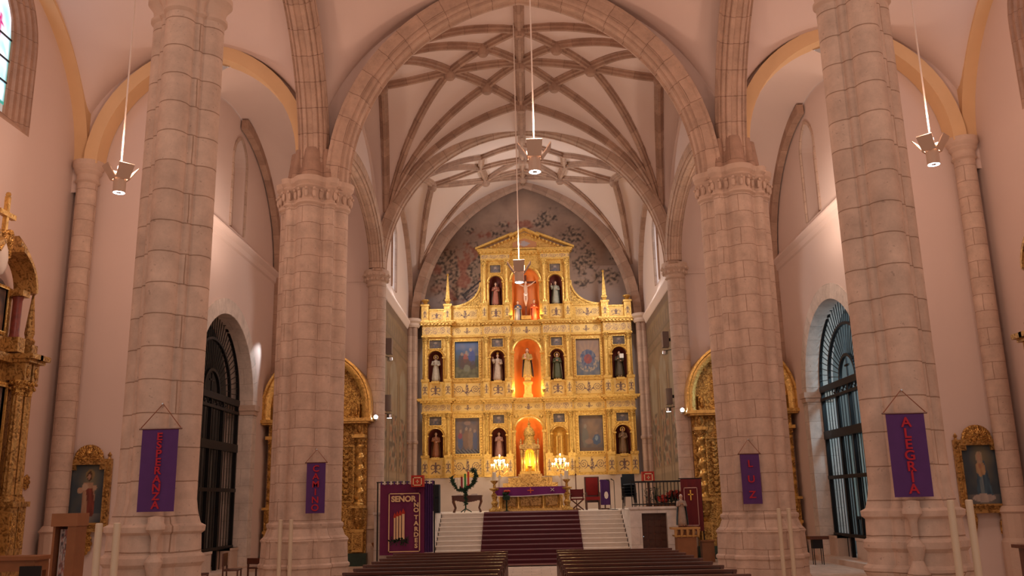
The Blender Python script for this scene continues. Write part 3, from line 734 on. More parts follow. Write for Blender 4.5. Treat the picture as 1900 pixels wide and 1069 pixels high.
# ================================================================== FIGURES
def figure(name,label,cat,loc,h,robe_m,mantle_m,pose='hands',halo=0,rotz=0,group=None,hair=HAIR,skin=SKIN,base_m=None,crown=False,child=False,detail=16):
    """a carved figure: one body, robe and mantle following it, standing on its own base; faces -Y"""
    t=thing(name,label,cat,(0,0,0),group)
    k=h/1.75; b0=.06*k if base_m else 0
    if base_m: MB().lathe(0,0,[(.26*k,0),(.26*k,.03*k),(.22*k,.06*k)],12).build('base',base_m,t)
    z=lambda q:q*k+b0
    # body: head, neck, shoulders, arms, hands, feet in one surface group
    mb=MB()
    mb.ball((0,-.01*k,z(1.63)),.1*k,detail,sz=.125*k,sx=.085*k)
    mb.ball((0,-.105*k,z(1.615)),.018*k,6,sz=.028*k)            # nose
    for e in(-1,1):
        mb.ball((e*.032*k,-.088*k,z(1.645)),.014*k,6); mb.ball((e*.086*k,0,z(1.63)),.02*k,6,sz=.03*k)
    mb.ball((0,-.092*k,z(1.568)),.018*k,6,sz=.008*k)
    mb.tube([(0,0,z(1.55)),(0,.005*k,z(1.40))],[.05*k,.065*k],8)
    def arm(sx,el,ha):
        sh=(sx*.19*k,0,z(1.38)); el=(el[0]*k,el[1]*k,z(el[2])); ha=(ha[0]*k,ha[1]*k,z(ha[2]))
        d=(Vector(ha)-Vector(el)).normalized()
        mb.tube([ha,tuple(Vector(ha)+d*.07*k)],[.034*k,.03*k],6)
        side=d.cross(Vector((0,1,.2))).normalized()
        for q in range(4):
            o=Vector(ha)+d*.06*k+side*(q-1.5)*.017*k
            mb.tube([tuple(o),tuple(o+d*(.05+.01*(q in(1,2)))*k),tuple(o+d*(.075+.01*(q in(1,2)))*k+Vector((0,-.012*k,-.01*k)))],[.009*k,.008*k,.006*k],5)
        o=Vector(ha)+d*.01*k+side*.03*k; mb.tube([tuple(o),tuple(o+d*.04*k+side*.025*k)],[.01*k,.007*k],5)
        return sh,el,ha
    P={'hands':[((-.26,-.06,1.12),(-.06,-.22,1.22)),((.26,-.06,1.12),(.06,-.22,1.22))],
       'bless':[((-.28,-.08,1.15),(-.30,-.26,1.42)),((.27,-.04,1.10),(.12,-.24,1.10))],
       'hold':[((-.27,-.05,1.12),(-.13,-.25,1.2)),((.27,-.05,1.12),(.1,-.26,1.08))],
       'down':[((-.29,-.02,1.1),(-.3,-.14,.88)),((.27,-.05,1.12),(.06,-.24,1.2))]}[pose]
    arms=[arm(-1,*P[0]),arm(1,*P[1])]
    for e in(-1,1): mb.ball((e*.08*k,-.16*k,z(.03)),.05*k,6,sz=.03*k,sy=.09*k)
    mb.build('body',skin,t,smooth=True,auto=0)
    # robe
    prof=[(.27,.02),(.265,.2),(.235,.5),(.205,.8),(.175,1.0),(.185,1.15),(.205,1.3),(.19,1.38),(.11,1.45),(.06,1.47)]
    mb=MB(); n=28; base=0
    for r,zz in prof:
        amp=.10*max(0,1-zz/1.2)+.015
        for i in range(n):
            a=2*PI*i/n; rr=r*(1+amp*cos(7*a+2*zz)+amp*.5*cos(11*a-3*zz)); mb.v.append((rr*cos(a)*k,rr*sin(a)*.72*k,z(zz)))
    for q in range(len(prof)-1):
        for i in range(n): j=(i+1)%n; mb.face((q*n+i,q*n+j,(q+1)*n+j,(q+1)*n+i))
    mb.face(tuple(range(n))[::-1])
    for sh,el,ha in arms: mb.tube([sh,el,tuple(Vector(el).lerp(Vector(ha),.85))],[.075*k,.07*k,.085*k],8)
    mb.build('robe',robe_m,t,smooth=True,auto=0)
    if mantle_m:
        mb=MB(); n=22; pr=[(.34,.06),(.33,.4),(.30,.75),(.275,1.0),(.26,1.25),(.235,1.38),(.13,1.46)]
        for r,zz in pr:
            for i in range(n+1):
                a=-.55+ (PI+1.1)*i/n; amp=.09*max(0,1-zz/1.3)
                rr=r*(1+amp*cos(9*a+zz)); mb.v.append((rr*cos(a)*k,(rr*sin(a)*.78+.02)*k,z(zz)))
        for q in range(len(pr)-1):
            for i in range(n): mb.face((q*(n+1)+i,q*(n+1)+i+1,(q+1)*(n+1)+i+1,(q+1)*(n+1)+i))
        mb.build('mantle',mantle_m,t,smooth=True,auto=0)
    if hair is not None:
        mb=MB(); mb.ball((0,.018*k,z(1.655)),.1*k,detail,sz=.125*k,sx=.098*k); mb.ball((0,.05*k,z(1.54)),.09*k,10,sz=.13*k,sy=.06*k)
        mb.build('hair',hair,t,smooth=True,auto=0)
    if halo:
        mb=MB(); pts=[(halo*k*cos(2*PI*i/24),.06*k,z(1.66)+halo*k*sin(2*PI*i/24)) for i in range(24)]
        mb.sweep(pts,[(-.012*k,-.02*k),(.012*k,-.02*k),(.012*k,.02*k),(-.012*k,.02*k)],(0,1,0),closed=True); mb.build('halo',OLDP,t)
    if crown: MB().lathe(0,0,[(.075*k,z(1.72)),(.1*k,z(1.84)),(.06*k,z(1.86)),(.0,z(1.95))],8,cap=False).build('crown',GOLD,t,smooth=True)
    if child:
        mb=MB(); mb.ball((-.13*k,-.2*k,z(1.36)),.06*k,8); mb.tube([(-.13*k,-.2*k,z(1.31)),(-.12*k,-.2*k,z(1.12))],[.05*k,.08*k],8); mb.build('infant',skin,t,smooth=True)
    t.location=loc; t.rotation_euler=(0,0,rotz); return t
# ================================================================== GREAT ALTARPIECE
RY=45.0
rt=thing('altarpiece','great gilded three tier altarpiece filling the sanctuary wall','altarpiece',(0,RY,PZ))
def scrollc(asp,k=1):
    gc=(.74,.49,.17); dk=(.17,.10,.09)
    def f(u,v):
        x=(u-.5)*asp; y=v-.5; ax=abs(x)
        if u<.02 or u>.98 or v<.06 or v>.94: return (.74,.45,.11)
        d=9
        if asp>1.6:
            cx=asp*.30; r=math.hypot(ax-cx,y-.02); th=math.atan2(y-.02,ax-cx)
            w=(r*7.5-th/(2*PI)*k)%1
            if r<.30 and abs(w-.5)<.17: return dk
            if ax<.10*(1.2-abs(y)) and nz(x*18,y*9,3)>-.15: return dk
            if .10<ax<.34 and abs(y+.22-.5*(ax-.1)**.9+.05*sin(ax*20))<.05: return dk
            if ax>asp*.43 and nz(ax*12,y*12,4)>.12: return dk
        else:
            if ax<.05 and abs(y)<.33: return dk
            r=math.hypot(ax-.2,y-.02); 
            if abs(r-.14)<.03 and y>-.1: return dk
            if abs(y+.16+ax*.6)<.035 and ax<.33: return dk
            if math.hypot(x,y-.1)<.09: return dk
        return gc
    return f
def vfrieze(asp):
    def f(u,v):
        x=(u-.5)*asp; y=v-.5
        if v<.1 or v>.9: return (.74,.45,.11)
        k=int((x+50)/.95); lx=((x+50)%.95)-.475; sg=1 if k%2 else -1
        r=math.hypot(lx,y*.9); th=math.atan2(y*sg,lx)
        if r<.36 and abs((r*6-th/(2*PI))%1-.5)<.2: return (.30,.18,.12)
        if nz(x*9,y*7,8)>.25: return (.38,.23,.14)
        return (.70,.46,.17)
    return f
def vgrid(x0,x1,y,z0,z1,fn,name,parent=None,nx=None,nzv=None):
    nx=nx or max(6,int((x1-x0)*34)); nzv=nzv or max(6,int((z1-z0)*30))
    mb=MB(); mb.grid(lambda u,v:(x0+(x1-x0)*u,y,z0+(z1-z0)*v),nx,nzv,colf=fn)
    return mb.build(name,VG,parent or rt)
def niche(cx,hw,zb,zs,y,depth,m,name='niche',parent=None,rise=None):
    mb=MB(); n=16; rise=rise or hw; L=[]
    for q in range(2):
        zz=(zb,zs)[q]; L.append([(cx-hw*cos(PI*i/n),y+depth*sin(PI*i/n),zz) for i in range(n+1)])
    for q in range(1,7):
        e=PI/2*q/6; L.append([(cx-hw*cos(e)*cos(PI*i/n),y+depth*cos(e)*sin(PI*i/n),zs+rise*sin(e)) for i in range(n+1)])
    for l in L: mb.v+=l
    for a in range(len(L)-1):
        for i in range(n): mb.face((a*(n+1)+i,a*(n+1)+i+1,(a+1)*(n+1)+i+1,(a+1)*(n+1)+i))
    mb.face(tuple(range(n+1))[::-1])
    return mb.build(name,m,parent or rt,smooth=True,auto=60)
def arch_mould(cx,hw,zb,zs,y,w=.1,d=.07,name='niche_moulding',m=None,parent=None):
    c=[(cx+hw*cos(PI-PI*i/16),zs+hw*sin(PI-PI*i/16)) for i in range(17)]; c=[(cx-hw,zb)]+c+[(cx+hw,zb)]
    mb=MB().sweep([(u,y,z) for u,z in c],[(0,0),(d,.02),(d*.6,w*.6),(d,w),(0,w)],(0,-1,0))
    for s in(-1,1): mb.cbox(cx+s*(hw+w*.5),y-d*.7,zs,w*1.5,d*1.8,w*.7)
    return mb.build(name,m or GOLD,parent or rt,smooth=True,auto=30)
def column(cx,y,z0,z1,r=.11,parent=None,m=None,cm=None,name='column'):
    m=m or GOLD; cm=cm or GOLDC; h=z1-z0
    mb=MB(); n=20
    lv=[z0+.16]+[z0+.16+(h-.16-.34)*q/4 for q in range(1,5)]
    for q,zz in enumerate(lv):
        rr=r*(1-.13*q/4)
        for i in range(n): a=2*PI*i/n; ro=rr*(1 if i%2 else .88); mb.v.append((cx+ro*cos(a),y+ro*sin(a),zz))
    for q in range(len(lv)-1):
        for i in range(n): j=(i+1)%n; mb.face((q*n+i,q*n+j,(q+1)*n+j,(q+1)*n+i))
    o=mb.build(name,m,parent or rt)
    MB().lathe(cx,y,[(r*1.45,z0),(r*1.45,z0+.05),(r*1.3,z0+.06),(r*1.3,z0+.1),(r*1.05,z0+.12),(r*1.1,z0+.16)],14).build('column_base',m,o,smooth=True)
    mb=MB().lathe(cx,y,[(r*.9,z1-.36),(r*1.0,z1-.34),(r*.95,z1-.3),(r*1.25,z1-.16),(r*1.15,z1-.14),(r*1.5,z1-.04),(r*1.5,z1)],8)
    for a in range(8): mb.ball((cx+r*1.25*cos(a*PI/4),y+r*1.25*sin(a*PI/4),z1-.18),r*.3,6); mb.ball((cx+r*1.4*cos(a*PI/4+.4),y+r*1.4*sin(a*PI/4+.4),z1-.07),r*.28,6)
    mb.build('capital',cm,o,smooth=True)
    return o
def cornice(x0,x1,y,z,proj=.28,hh=.2,dent=True,name='cornice',parent=None,m=None,yb=None):
    yb=yb or RY+.2; m=m or GOLD
    mb=MB()
    mb.box(x0-proj*.35,x1+proj*.35,y-proj*.4,yb,z,z+hh*.35); mb.box(x0-proj*.75,x1+proj*.75,y-proj*.8,yb,z+hh*.35,z+hh*.6); mb.box(x0-proj,x1+proj,y-proj,yb,z+hh*.6,z+hh)
    if dent:
        n=max(1,int((x1-x0+proj)/.17)); 
        for i in range(n):
            cx=x0-proj*.4+(x1-x0+proj*.8)*(i+.5)/n; mb.box(cx-.045,cx+.045,y-proj*.72,y-proj*.2,z+.0,z+hh*.42)
    return mb.build(name,m,parent or rt)
def frame(x0,x1,z0,z1,y,w=.12,d=.08,name='frame',m=None,parent=None):
    mb=MB(); m=m or GOLD
    for a in((x0-w,x1+w,z1,z1+w),(x0-w,x1+w,z0-w,z0),(x0-w,x0,z0,z1),(x1,x1+w,z0,z1)):
        mb.box(a[0],a[1],y-d,y,a[2],a[3])
    k=w*.35
    for a in((x0-k,x1+k,z1,z1+k),(x0-k,x1+k,z0-k,z0),(x0-k,x0,z0,z1),(x1,x1+k,z0,z1)): mb.box(a[0],a[1],y-d*1.5,y,a[2],a[3])
    mb2=mb; st=.13
    n=int((z1-z0)/st)
    for i in range(n+1):
        for xx in(x0-w*.65,x1+w*.65): mb2.ball((xx,y-d,z0+(z1-z0)*i/n),.035,6)
    n=int((x1-x0)/st)
    for i in range(n+1):
        for zz in(z0-w*.65,z1+w*.65): mb2.ball((x0+(x1-x0)*i/n,y-d,zz),.035,6)
    return mb.build(name,m,parent or rt)
# paintings of the altarpiece, loose generic compositions
def pt_groom(u,v):
    c=mixc((.16,.14,.17),(.30,.20,.17),nz(u*4,v*5)+.5+.3*v)
    if v<.12: return mixc((.28,.26,.26),(.10,.08,.10),1 if int(u*14+v*20)%2 else 0)
    for cx,cz,w,h,cc in((.2,.36,.1,.24,(.10,.16,.34)),(.2,.5,.09,.1,(.48,.10,.10)),(.45,.4,.13,.3,(.36,.20,.13)),(.62,.42,.1,.28,(.42,.26,.18)),(.82,.36,.1,.28,(.12,.15,.28)),(.22,.63,.05,.05,(.58,.38,.28)),(.45,.7,.05,.05,(.55,.38,.28)),(.62,.68,.05,.05,(.55,.38,.28)),(.8,.63,.05,.05,(.5,.33,.26)),(.5,.86,.16,.06,(.45,.28,.22))):
        if ((u-cx)/w)**2+((v-cz)/h)**2<1+.5*nz(u*11,v*11,2): c=mixc(cc,c,.25+.2*nz(u*20,v*20))
    return c
def pt_sky(u,v):
    c=mixc((.12,.13,.10),(.10,.19,.42),(v-.45)*2.2) if v>.3 else mixc((.15,.13,.07),(.26,.22,.12),nz(u*8,v*12)+.5)
    if v>.62: c=mixc(c,(.55,.40,.34),max(0,nz(u*3,v*5,3)+.35)*(1.1-v)*2)
    for cx,cz,w,h,cc in((.28,.45,.15,.2,(.13,.09,.10)),(.45,.55,.10,.13,(.48,.13,.09)),(.72,.56,.14,.2,(.10,.12,.36)),(.45,.4,.25,.13,(.16,.09,.07)),(.75,.35,.13,.12,(.12,.08,.07)),(.3,.66,.05,.05,(.5,.32,.24)),(.48,.7,.05,.05,(.5,.34,.26)),(.66,.78,.06,.05,(.55,.38,.3)),(.5,.27,.13,.1,(.28,.26,.18))):
        if ((u-cx)/w)**2+((v-cz)/h)**2<1+.5*nz(u*11,v*11,2): c=mixc(cc,c,.2+.2*nz(u*20,v*20))
    return c
def pt_glory(u,v):
    r=math.hypot(u-.5,(v-.45)*1.3); a=math.atan2(v-.45,u-.5)
    c=mixc((.62,.36,.22),(.40,.26,.20),r*1.5+.2*sin(a*16))
    if v<.42: c=mixc((.16,.18,.24),(.30,.27,.25),nz(u*6,v*8)+.5)
    if r<.34: c=mixc((.10,.13,.24),(.36,.30,.30),nz(u*12,v*12)*.8+.3)
    if r<.17: c=mixc((.52,.12,.08),(.30,.10,.12),nz(u*9,v*9)+.5)
    if abs(r-.37)<.09 and v<.5 and nz(u*14,v*14,4)>.05: c=(.52,.38,.28)
    return c
def pt_nat(u,v):
    c=mixc((.44,.27,.17),(.20,.15,.14),math.hypot(u-.55,v-.68)*1.6+nz(u*6,v*6)*.4)
    for cx,cz,w,h,cc in((.25,.42,.13,.3,(.24,.22,.19)),(.27,.7,.07,.06,(.44,.36,.28)),(.72,.32,.17,.15,(.07,.15,.30)),(.72,.36,.06,.07,(.40,.48,.52)),(.4,.27,.16,.07,(.42,.26,.2)),(.72,.5,.06,.04,(.45,.28,.2))):
        if ((u-cx)/w)**2+((v-cz)/h)**2<1+.5*nz(u*11,v*11,2): c=mixc(cc,c,.25+.2*nz(u*20,v*20))
    if v<.1: c=(.24,.15,.11)
    return c
def pt_small(seed):
    def f(u,v):
        c=mixc((.13,.10,.09),(.25,.17,.13),nz(u*4,v*4,seed)+.5)
        r=math.hypot((u-.5)*1.2,v-.32)
        if r<.3: c=mixc((.09,.10,.14),(.36,.23,.18),nz(u*7,v*7,seed+3)+.45)
        if math.hypot(u-.5,v-.68)<.13: c=(.48,.34,.26)
        return c
    return f
def painting(x0,x1,z0,z1,y,fn,parent,nx=36,ny=50,name='painting',lab=None):
    mb=MB(); mb.grid(lambda u,v:(x0+(x1-x0)*u,y,z0+(z1-z0)*v),nx,ny,colf=lambda u,v:tuple(q*.62 for q in fn(u,v))); o=mb.build(name,VC,parent)
    if lab: o['label']=lab
    return o
MB().box(-5.55,5.55,RY-.2,45.94,PZ,3.36).build('plinth',mat('plinth_stone',(.56,.44,.37),.7,var=.12,scale=2),rt)
TI=[(3.36,4.38,4.45,6.5,7.0,'t1'),(7.22,8.12,8.2,10.35,10.93,'t2')]
mp=mapper('Y',RY)
for ti_,(zp0,zp1,zt0,zt1,zf,nm) in enumerate(TI):
    nzb=zt0-.12; nsp=(5.38 if nm=='t1' else 9.28)
    for s in(-1,1):
        # side bay, projecting
        yb=RY-.22
        x0,x1=sorted((s*3.85,s*5.28)); cx=s*4.62
        mpp=mapper('Y',yb)
        mb=MB(); cv=[(cx+.36*cos(PI-PI*i/16),nsp+.36*sin(PI-PI*i/16)) for i in range(17)]
        panel_arch(mb,mpp,x0,x1,zp0,zt1,cv,nzb,.05); mb.quad((x0,yb,zp0),(x0,45.94,zp0),(x0,45.94,zt1),(x0,yb,zt1)); mb.quad((x1,yb,zp0),(x1,45.94,zp0),(x1,45.94,zt1),(x1,yb,zt1))
        mb.build('panel',GOLD,rt); niche(cx,.36,nzb,nsp,yb+.03,.42,NICHED); arch_mould(cx,.36,nzb,nsp,yb)
        MB().cbox(cx,yb-.08,nzb-.04,.4,.2,.12).build('niche_sill',GOLD,rt)
        a,b=cx-.3,cx+.3; zq0,zq1=(zt1-.58,zt1-.16)
        painting(a,b,zq0,zq1,yb-.015,pt_small(3+ti_*2+s),rt,16,12); frame(a,b,zq0,zq1,yb,.06,.05)
        for xx in(s*3.98,s*5.12):
            column(xx,yb-.12,zt0,zt1,.105)
            MB().box(xx-.17,xx+.17,yb-.26,yb,zp0,zp1).build('pedestal',GOLD,rt)
            vgrid(xx-.13,xx+.13,yb-.265,zp0+.12,zp1-.1,scrollc(.8),'pedestal_ornament',nx=10,nzv=22)
            MB().box(xx-.2,xx+.2,yb-.29,yb,zp1-.06,zp1+.07).build('pedestal_cap',GOLD,rt)
        vgrid(cx-.33,cx+.33,yb-.012,zp0+.1,zp1-.12,scrollc(1),'panel_ornament',nx=26,nzv=30)
        MB().box(x0,x1,yb-.14,45.9,zt1,zf).build('frieze',GOLD,rt)
        vgrid(x0+.02,x1-.02,yb-.15,zt1+.08,zf-.04,vfrieze(3.5),'frieze_ornament',nx=64,nzv=20)
        MB().box(x0-.04,x1+.04,yb-.17,45.9,zt1-.02,zt1+.06).build('architrave',GOLD,rt)
        cornice(x0,x1,yb-.14,zf,.26,.22)
        # painting bay
        x0,x1=sorted((s*2.2,s*3.85)); MB().box(x0,x1,RY+.02,45.9,zp0,zt1).build('panel',GOLD,rt)
        a,b=sorted((s*2.46,s*3.66)); zz0,zz1=zt0+.06,zt1-.24
        fn=[[pt_groom,pt_nat],[pt_sky,pt_glory]][ti_][0 if s<0 else 1]
        painting(a,b,zz0,zz1,RY-.03,fn,rt,44,64); frame(a,b,zz0,zz1,RY+.01,.13,.1)
        vgrid(a-.1,b+.1,RY,zp0+.12,zp1-.1,scrollc(2),'panel_ornament',nx=64,nzv=32)
        MB().box(x0,x1,RY-.06,RY+.1,zp1-.05,zp1+.06).build('ledge',GOLD,rt)
        MB().box(x0,x1,RY-.08,45.9,zt1,zf).build('frieze',GOLD,rt)
        vgrid(x0+.02,x1-.02,RY-.09,zt1+.08,zf-.04,scrollc(3.2),'frieze_ornament',nx=64,nzv=20)
        cornice(x0,x1,RY-.08,zf,.18,.2)
        # inner niche bay
        x0,x1=sorted((s*.8,s*2.2)); cx=s*1.5
        mpp=mapper('Y',RY-.05); yb=RY-.05
        mb=MB(); cv=[(cx+.35*cos(PI-PI*i/16),nsp+.35*sin(PI-PI*i/16)) for i in range(17)]
        panel_arch(mb,mpp,x0,x1,zp0,zt1,cv,nzb,.05); mb.build('panel',GOLD,rt)
        niche(cx,.35,nzb,nsp,yb+.03,.45,NICHED if not(ti_==0 and s>0) else GOLD); arch_mould(cx,.35,nzb,nsp,yb)
        MB().cbox(cx,yb-.08,nzb-.04,.4,.2,.12).build('niche_sill',GOLD,rt)
        a,b=cx-.28,cx+.28; painting(a,b,zq0+.04,zq1+.04,yb-.015,pt_small(11+ti_*2+s),rt,16,12); frame(a,b,zq0+.04,zq1+.04,yb,.06,.05)
        for xx in(s*.95,s*2.07):
            column(xx,yb-.12,zt0,zt1,.105)
            MB().box(xx-.16,xx+.16,yb-.24,yb,zp0,zp1).build('pedestal',GOLD,rt)
            vgrid(xx-.1,xx+.1,yb-.245,zp0+.12,zp1-.1,scrollc(.8),'pedestal_ornament',nx=9,nzv=20)
            MB().box(xx-.19,xx+.19,yb-.27,yb,zp1-.06,zp1+.07).build('pedestal_cap',GOLD,rt)
        vgrid(cx-.33,cx+.33,yb-.012,zp0+.1,zp1-.12,scrollc(1),'panel_ornament',nx=26,nzv=30)
        MB().box(x0,x1,yb-.14,45.9,zt1,zf).build('frieze',GOLD,rt)
        vgrid(x0+.02,x1-.02,yb-.15,zt1+.08,zf-.04,vfrieze(3),'frieze_ornament',nx=60,nzv=18)
        cornice(x0,x1,yb-.14,zf,.2,.2)
    # centre
    zb0=3.3 if ti_==0 else 7.2
    spr=5.55 if ti_==0 else 9.5
    cv=[(.67*cos(PI-PI*i/20),spr+.67*sin(PI-PI*i/20)) for i in range(21)]
    mb=MB(); panel_arch(mb,mapper('Y',RY),-.82,.82,zb0,zt1,cv,zb0,.1); mb.build('panel',GOLD,rt)
    niche(0,.67,zb0,spr,RY+.05,.75,NICHEO,'central_niche'); arch_mould(0,.67,spr,spr,RY,.15,.1)
    for s in(-1,1):
        mb=MB(); mb.ball((s*.62,RY-.06,zt1-.22),.1,8,sy=.04); mb.build('spandrel_ornament',GOLDC,rt,smooth=True)
    MB().box(-.8,.8,RY-.02,45.9,zt1,zf).build('frieze',GOLD,rt)
    vgrid(-.78,.78,RY-.03,zt1+.08,zf-.04,scrollc(3),'frieze_ornament',nx=56,nzv=18)
    cornice(-.8,.8,RY-.05,zf,.2,.2)
# attic
za0,za1,zb1,zc1,zd1=11.16,12.0,14.3,14.66,14.92
for s in(-1,1):
    x0,x1=sorted((s*.78,s*2.3)); cx=s*1.54; yb=RY-.05
    mb=MB(); cv=[(cx+.33*cos(PI-PI*i/16),13.18+.33*sin(PI-PI*i/16)) for i in range(17)]
    panel_arch(mb,mapper('Y',yb),x0,x1,za0,zb1,cv,za1-.02,.05); mb.quad((s*2.3,yb,za0),(s*2.3,45.9,za0),(s*2.3,45.9,zb1),(s*2.3,yb,zb1)); mb.build('panel',GOLD,rt)
    niche(cx,.33,za1-.02,13.18,yb+.03,.42,NICHED); arch_mould(cx,.33,za1-.02,13.18,yb)
    a,b=cx-.27,cx+.27; painting(a,b,13.68,14.08,yb-.015,pt_small(21+s),rt,16,12); frame(a,b,13.68,14.08,yb,.06,.05)
    for xx in(s*.97,s*2.12):
        column(xx,yb-.12,za1+.05,zb1,.105); MB().box(xx-.17,xx+.17,yb-.25,yb,za0,za1).build('pedestal',GOLD,rt)
        vgrid(xx-.1,xx+.1,yb-.255,za0+.12,za1-.1,scrollc(.8),'pedestal_ornament',nx=9,nzv=20)
        MB().box(xx-.2,xx+.2,yb-.28,yb,za1-.05,za1+.06).build('pedestal_cap',GOLD,rt)
    vgrid(cx-.33,cx+.33,yb-.012,za0+.1,za1-.12,scrollc(1),'panel_ornament',nx=24,nzv=26)
    MB().box(x0,x1,yb-.14,45.9,zb1,zc1).build('frieze',GOLD,rt)
    vgrid(x0+.02,x1-.02,yb-.15,zb1+.08,zc1-.02,vfrieze(3),'frieze_ornament',nx=60,nzv=14)
    cornice(x0,x1,yb-.14,zc1,.16,.24)
    # low parapet wings with scroll brackets
    x0,x1=sorted((s*2.3,s*3.95)); MB().box(x0,x1,RY,45.7,za0,za1-.12).build('parapet',GOLD,rt); MB().box(x0,x1,RY-.05,45.7,za1-.12,za1-.04).build('parapet_cap',GOLD,rt)
    vgrid(min(s*2.5,s*3.75),max(s*2.5,s*3.75),RY-.01,za0+.12,za1-.2,scrollc(2),'panel_ornament',nx=56,nzv=24)
    x0,x1=sorted((s*4.15,s*5.0)); MB().box(x0,x1,RY-.1,45.7,za0,za1-.25).build('parapet',GOLD,rt); MB().box(x0,x1,RY-.15,45.7,za1-.25,za1-.17).build('parapet_cap',GOLD,rt)
    vgrid(x0+.1,x1-.1,RY-.11,za0+.1,za1-.3,scrollc(1),'panel_ornament',nx=24,nzv=18)
    for xx,tall in((s*4.0,1),(s*5.15,0)):
        MB().box(xx-.18,xx+.18,RY-.32,RY+.2,za0,za1-.05).build('pedestal',GOLD,rt)
        vgrid(xx-.1,xx+.1,RY-.325,za0+.1,za1-.2,scrollc(.8),'pedestal_ornament',nx=9,nzv=18)
        MB().box(xx-.22,xx+.22,RY-.36,RY+.22,za1-.05,za1+.05).build('pedestal_cap',GOLD,rt)
        if tall: 
            mb=MB().lathe(xx,RY-.08,[(.22,za1+.05),(.1,za1+.1),(.2,za1+.25),(.2,za1+.3),(.14,za1+.34)],4,a0=PI/4,a1=2*PI+PI/4)
            mb.lathe(xx,RY-.08,[(.15,za1+.33),(.04,za1+1.55),(.0,za1+1.6)],4,a0=PI/4,a1=2*PI+PI/4); mb.ball((xx,RY-.08,za1+1.63),.07,8); mb.build('obelisk',GOLD,rt)
        else: MB().lathe(xx,RY-.08,[(.1,za1+.05),(.07,za1+.1),(.16,za1+.24),(.2,za1+.27),(.2,za1+.32),(.06,za1+.36)],12).build('urn',GOLD,rt,smooth=True)
    # scroll wing
    c=[(s*(2.32+1.35*(1-cos(PI/2*i/10))*1.0 if True else 0),0) for i in range(11)]
    pts=[(2.32+1.45*(1-cos(PI/2*(i/10))),za1-.05+1.25*(1-sin(PI/2*(i/10)))) for i in range(11)]
    mb=MB(); base=len(mb.v)
    for x,z in pts: mb.v+=[(s*x,RY,za1-.06),(s*x,RY,z),(s*x,RY+.2,z)]
    for i in range(10): q=i*3; mb.face((q,q+1,q+4,q+3)); mb.face((q+1,q+2,q+5,q+4))
    o=mb.build('scroll_wing',GOLDC,rt)
    MB().sweep([(s*x,RY,z) for x,z in (pts if s>0 else pts)],[(-.06,-.04),(.2,-.04),(.2,.05),(-.06,.05)],(0,1,0)).build('wing_moulding',GOLD,o)
spr=13.2; cv=[(.70*cos(PI-PI*i/20),spr+.70*sin(PI-PI*i/20)) for i in range(21)]
mb=MB(); panel_arch(mb,mapper('Y',RY),-.8,.8,11.03,zb1,cv,11.03,.1); mb.build('panel',GOLD,rt)
niche(0,.70,11.03,spr,RY+.05,.75,NICHEO,'central_niche'); arch_mould(0,.70,spr,spr,RY,.13,.1)
MB().box(-.8,.8,RY-.02,45.9,zb1,zc1).build('frieze',GOLD,rt); cornice(-.8,.8,RY-.05,zc1-.05,.18,.22)
# pediment
def tri(mb,x0,x1,za,zb,y0,y1):
    n=len(mb.v); m=(x0+x1)/2; mb.v+=[(x0,y0,za),(x1,y0,za),(m,y0,zb),(x0,y1,za),(x1,y1,za),(m,y1,zb)]
    for f in((0,1,2),(5,4,3),(0,3,4,1),(1,4,5,2),(2,5,3,0)): mb.face(tuple(n+i for i in f))
mb=MB(); tri(mb,-2.3,2.3,14.9,15.85,RY-.05,45.6); mb.build('pediment',OLDP,rt)
for s in(-1,1):
    mb=MB().bar((s*2.55,RY-.2,14.93),(s*.62,RY-.2,15.72),.34,.1); MB().bar((s*.78,RY-.28,15.55),(0,RY-.28,15.93),.34,.1).build('raking_cornice',GOLD,rt)
    for i in range(10): x=.4+i*.19; mb.cbox(s*x,RY-.13,15.74-.41*(x-.1)-.03,.08,.14,.12)
    mb.build('raking_cornice',GOLD,rt)
MB().box(-2.35,2.35,RY-.26,45.5,14.86,14.95).build('cornice',GOLD,rt)
def ped(u,v): return mixc((.40,.17,.07),(.32,.25,.24),1 if math.hypot((u-.5)*1.5,v-.45)<.3+.2*nz(u*8,v*8) else 0)
mb=MB(); mb.grid(lambda u,v:(-.62+1.24*u*1.0,RY-.07,15.0+ .5*v*(1-abs(u-.5)*.9)),24,14,colf=ped); mb.build('pediment_painting',VC,rt)
# gradine steps before the niche
mb=MB().box(-1.05,1.05,43.7,44.7,3.02,3.28); mb.box(-1.3,1.3,43.4,44.7,2.76,3.02); mb.box(-1.3,1.3,43.4,44.7,PZ,2.76); tag(mb.build('altar_shelf',BRONZE),'stepped gilded shelf behind the altar table','shelf')
# niche floor lamps
for nm_,zz,pw in(('attic',11.2,16),('second',7.42,26)):
    for s in(-1,1):
        lab='small brass uplight at the %s foot of the %s central niche'%('left' if s<0 else 'right','topmost' if nm_=='attic' else 'middle')
        o=MB().lathe(s*.78,RY-.36,[(.03,zz),(.05,zz+.05),(.09,zz+.14),(.1,zz+.16)],10).build('niche_lamp',OLDP); tag(o,lab,'lamp')
        MB().lathe(s*.78,RY-.36,[(.06,zz+.165),(0.0,zz+.17)],8).build('lamp_glass',BULB,o)
        light('niche_glow','POINT',(s*.60,RY-.22,zz+.25),pw,(1,.62,.22),size=.05)
light('niche_glow','POINT',(0,RY-.12,5.9),9,(1,.7,.3),size=.05)
light('niche_glow','POINT',(0,44.55,4.05),12,(1,.7,.3),size=.05)
